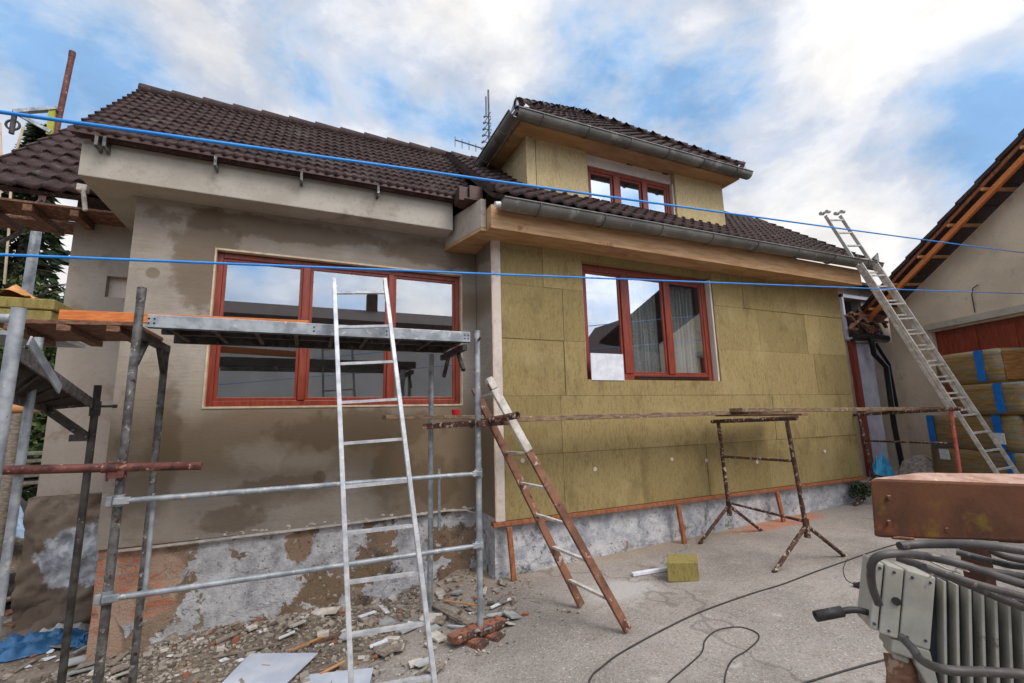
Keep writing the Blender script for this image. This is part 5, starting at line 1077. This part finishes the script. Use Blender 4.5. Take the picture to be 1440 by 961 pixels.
# ------------------------------------------------------------------ neighbour houses behind the viewer (seen in the panes)
def nb(name, lab, x0, x1, ze, zr, yb, gable, group=None):
    t = thing(name, lab, 'house', ((x0+x1)/2, yb-2, 0)); mb = MB(); mb.box((x0, yb-5, 0), (x1, yb, ze)); mb.build('wall', 'neigh', t)
    mb = MB()
    if gable: mb.hexa([(x0-.4,yb+.4,ze),(x1+.4,yb+.4,ze),(x1+.4,yb-5.4,ze),(x0-.4,yb-5.4,ze)], [(x0+1.2,yb-1.2,zr),(x1-1.2,yb-1.2,zr),(x1-1.2,yb-3.8,zr),(x0+1.2,yb-3.8,zr)])
    else: mb.prism([(x0-.4,yb+.5,ze-.1),(x0-.4,yb+.5,ze+.1),(x0-.4,yb-2.5,zr),(x0-.4,yb-5.5,ze)], (x1-x0+.8,0,0))
    mb.build('roof', 'tile_far', t)
    return t
n1 = nb('neighbour_house', 'plain pale house with low dark roof across the yard, mirrored in the big window', -14, 6.5, 4.8, 5.95, -6, False)
mb = MB(); mb.box((2.0, -8.7, 5.8), (2.4, -8.3, 6.6)); mb.build('chimney', 'rust_dark', n1)
nb('neighbour_house', 'hipped house across the yard, mirrored in the right window', 12.0, 18.5, 3.1, 5.95, -6, True)
# ------------------------------------------------------------------ world, sun
SUN_EL, SUN_AZ = R(50), R(158)   # azimuth measured from +Y towards +X
w = bpy.data.worlds.new('World'); sc.world = w; w.use_nodes = True; t = w.node_tree; n = t.nodes; n.clear()
out = n.new('ShaderNodeOutputWorld'); bg1 = n.new('ShaderNodeBackground'); bg2 = n.new('ShaderNodeBackground'); mx = n.new('ShaderNodeMixShader')
sky = n.new('ShaderNodeTexSky'); sky.sky_type = 'NISHITA'; sky.sun_disc = False; sky.sun_elevation = SUN_EL; sky.sun_rotation = SUN_AZ; sky.air_density = 1.0; sky.ozone_density = 1.6; sky.dust_density = .6
bg1.inputs['Strength'].default_value = .15
t.links.new(sky.outputs[0], bg1.inputs[0])
tc = n.new('ShaderNodeTexCoord'); DIR = tc.outputs['Generated']
class W(NT):
    def __init__(s): s.t = t; s.n = n; s.co = DIR; s.world = True
w_ = W()
mp = n.new('ShaderNodeMapping'); mp.inputs['Scale'].default_value = (1, 1, 1.7); mp.inputs['Location'].default_value = (3.1, 1.7, .4); t.links.new(DIR, mp.inputs[0]); cv = mp.outputs[0]
base = w_.noise(2.6, 10, .58, vec=cv, dist=.15)
def dblob(px, py, deg, amt):
    d = P(px, py, D=1)-V((0,0,EYE)); d.normalize()
    vm = n.new('ShaderNodeVectorMath'); vm.operation = 'DOT_PRODUCT'; t.links.new(DIR, vm.inputs[0]); vm.inputs[1].default_value = d
    return w_.rng(vm.outputs['Value'], math.cos(R(deg)), 1, 0, amt)
big = w_.noise(1.3, 3, .5, vec=cv)
fine = w_.noise(7.5, 8, .62, vec=cv, dist=.4)
acc = w_.math('ADD', w_.math('ADD', w_.math('MULTIPLY', base, 1.05), w_.math('MULTIPLY', big, .35)), w_.math('MULTIPLY', fine, .14))
for q in ((1235,345,13,.16),(1165,370,7,.10),(1290,290,9,.06),(60,130,22,.03),(640,110,16,.05),(430,150,18,.02),(1100,90,18,.05),(1290,30,14,.05),(960,140,12,.03),
          (1060,285,14,-.10),(1370,260,12,-.12),(540,10,14,-.07),(850,60,16,-.05),(930,200,10,-.05),(290,20,10,-.02),(620,180,10,-.05)):
    acc = w_.math('ADD', acc, dblob(*q))
cr = n.new('ShaderNodeValToRGB'); t.links.new(w_.rng(acc, .485, .955, 0, 1, False), cr.inputs[0]); el_ = cr.color_ramp.elements
el_[0].position = .22; el_[0].color = (.30, .53, .87, 1); el_[1].position = .85; el_[1].color = (1.0, .985, .97, 1)
for pos, c_ in ((.35, (.45, .62, .87)), (.45, (.58, .68, .84)), (.55, (.66, .72, .84)), (.64, (.80, .83, .90))):
    e_ = el_.new(pos); e_.color = (*c_, 1)
mod = w_.rng(w_.noise(5.0, 9, .62, vec=cv, dist=.5), .3, .7, .86, 1.08)
vm2 = n.new('ShaderNodeVectorMath'); vm2.operation = 'SCALE'; t.links.new(cr.outputs[0], vm2.inputs[0]); t.links.new(mod, vm2.inputs['Scale'])
t.links.new(vm2.outputs[0], bg2.inputs[0])
mask = w_.rng(acc, .55, .70, .88, 1)
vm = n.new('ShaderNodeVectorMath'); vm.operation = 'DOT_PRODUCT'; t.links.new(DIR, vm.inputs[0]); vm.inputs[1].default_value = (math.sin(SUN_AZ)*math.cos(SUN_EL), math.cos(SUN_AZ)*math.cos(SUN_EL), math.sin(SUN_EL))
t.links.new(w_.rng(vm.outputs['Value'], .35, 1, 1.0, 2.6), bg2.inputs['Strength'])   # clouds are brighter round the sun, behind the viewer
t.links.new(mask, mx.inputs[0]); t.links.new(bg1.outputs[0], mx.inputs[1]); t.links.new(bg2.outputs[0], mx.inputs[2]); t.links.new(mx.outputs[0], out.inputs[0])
sd_ = bpy.data.lights.new('sun', 'SUN'); sd_.energy = 1.9; sd_.angle = R(24); sd_.color = (1, .93, .84); so = bpy.data.objects.new('sun', sd_); col.objects.link(so)
dv = V((math.sin(SUN_AZ)*math.cos(SUN_EL), math.cos(SUN_AZ)*math.cos(SUN_EL), math.sin(SUN_EL))); so.rotation_euler = dv.to_track_quat('Z', 'Y').to_euler()
vs_ = sc.view_settings; vs_.view_transform = 'Standard'; vs_.look = 'None'; vs_.exposure = .0; vs_.gamma = 1; vs_.use_curve_mapping = False
sc.render.engine = 'CYCLES'; sc.cycles.max_bounces = 6; sc.cycles.transparent_max_bounces = 12
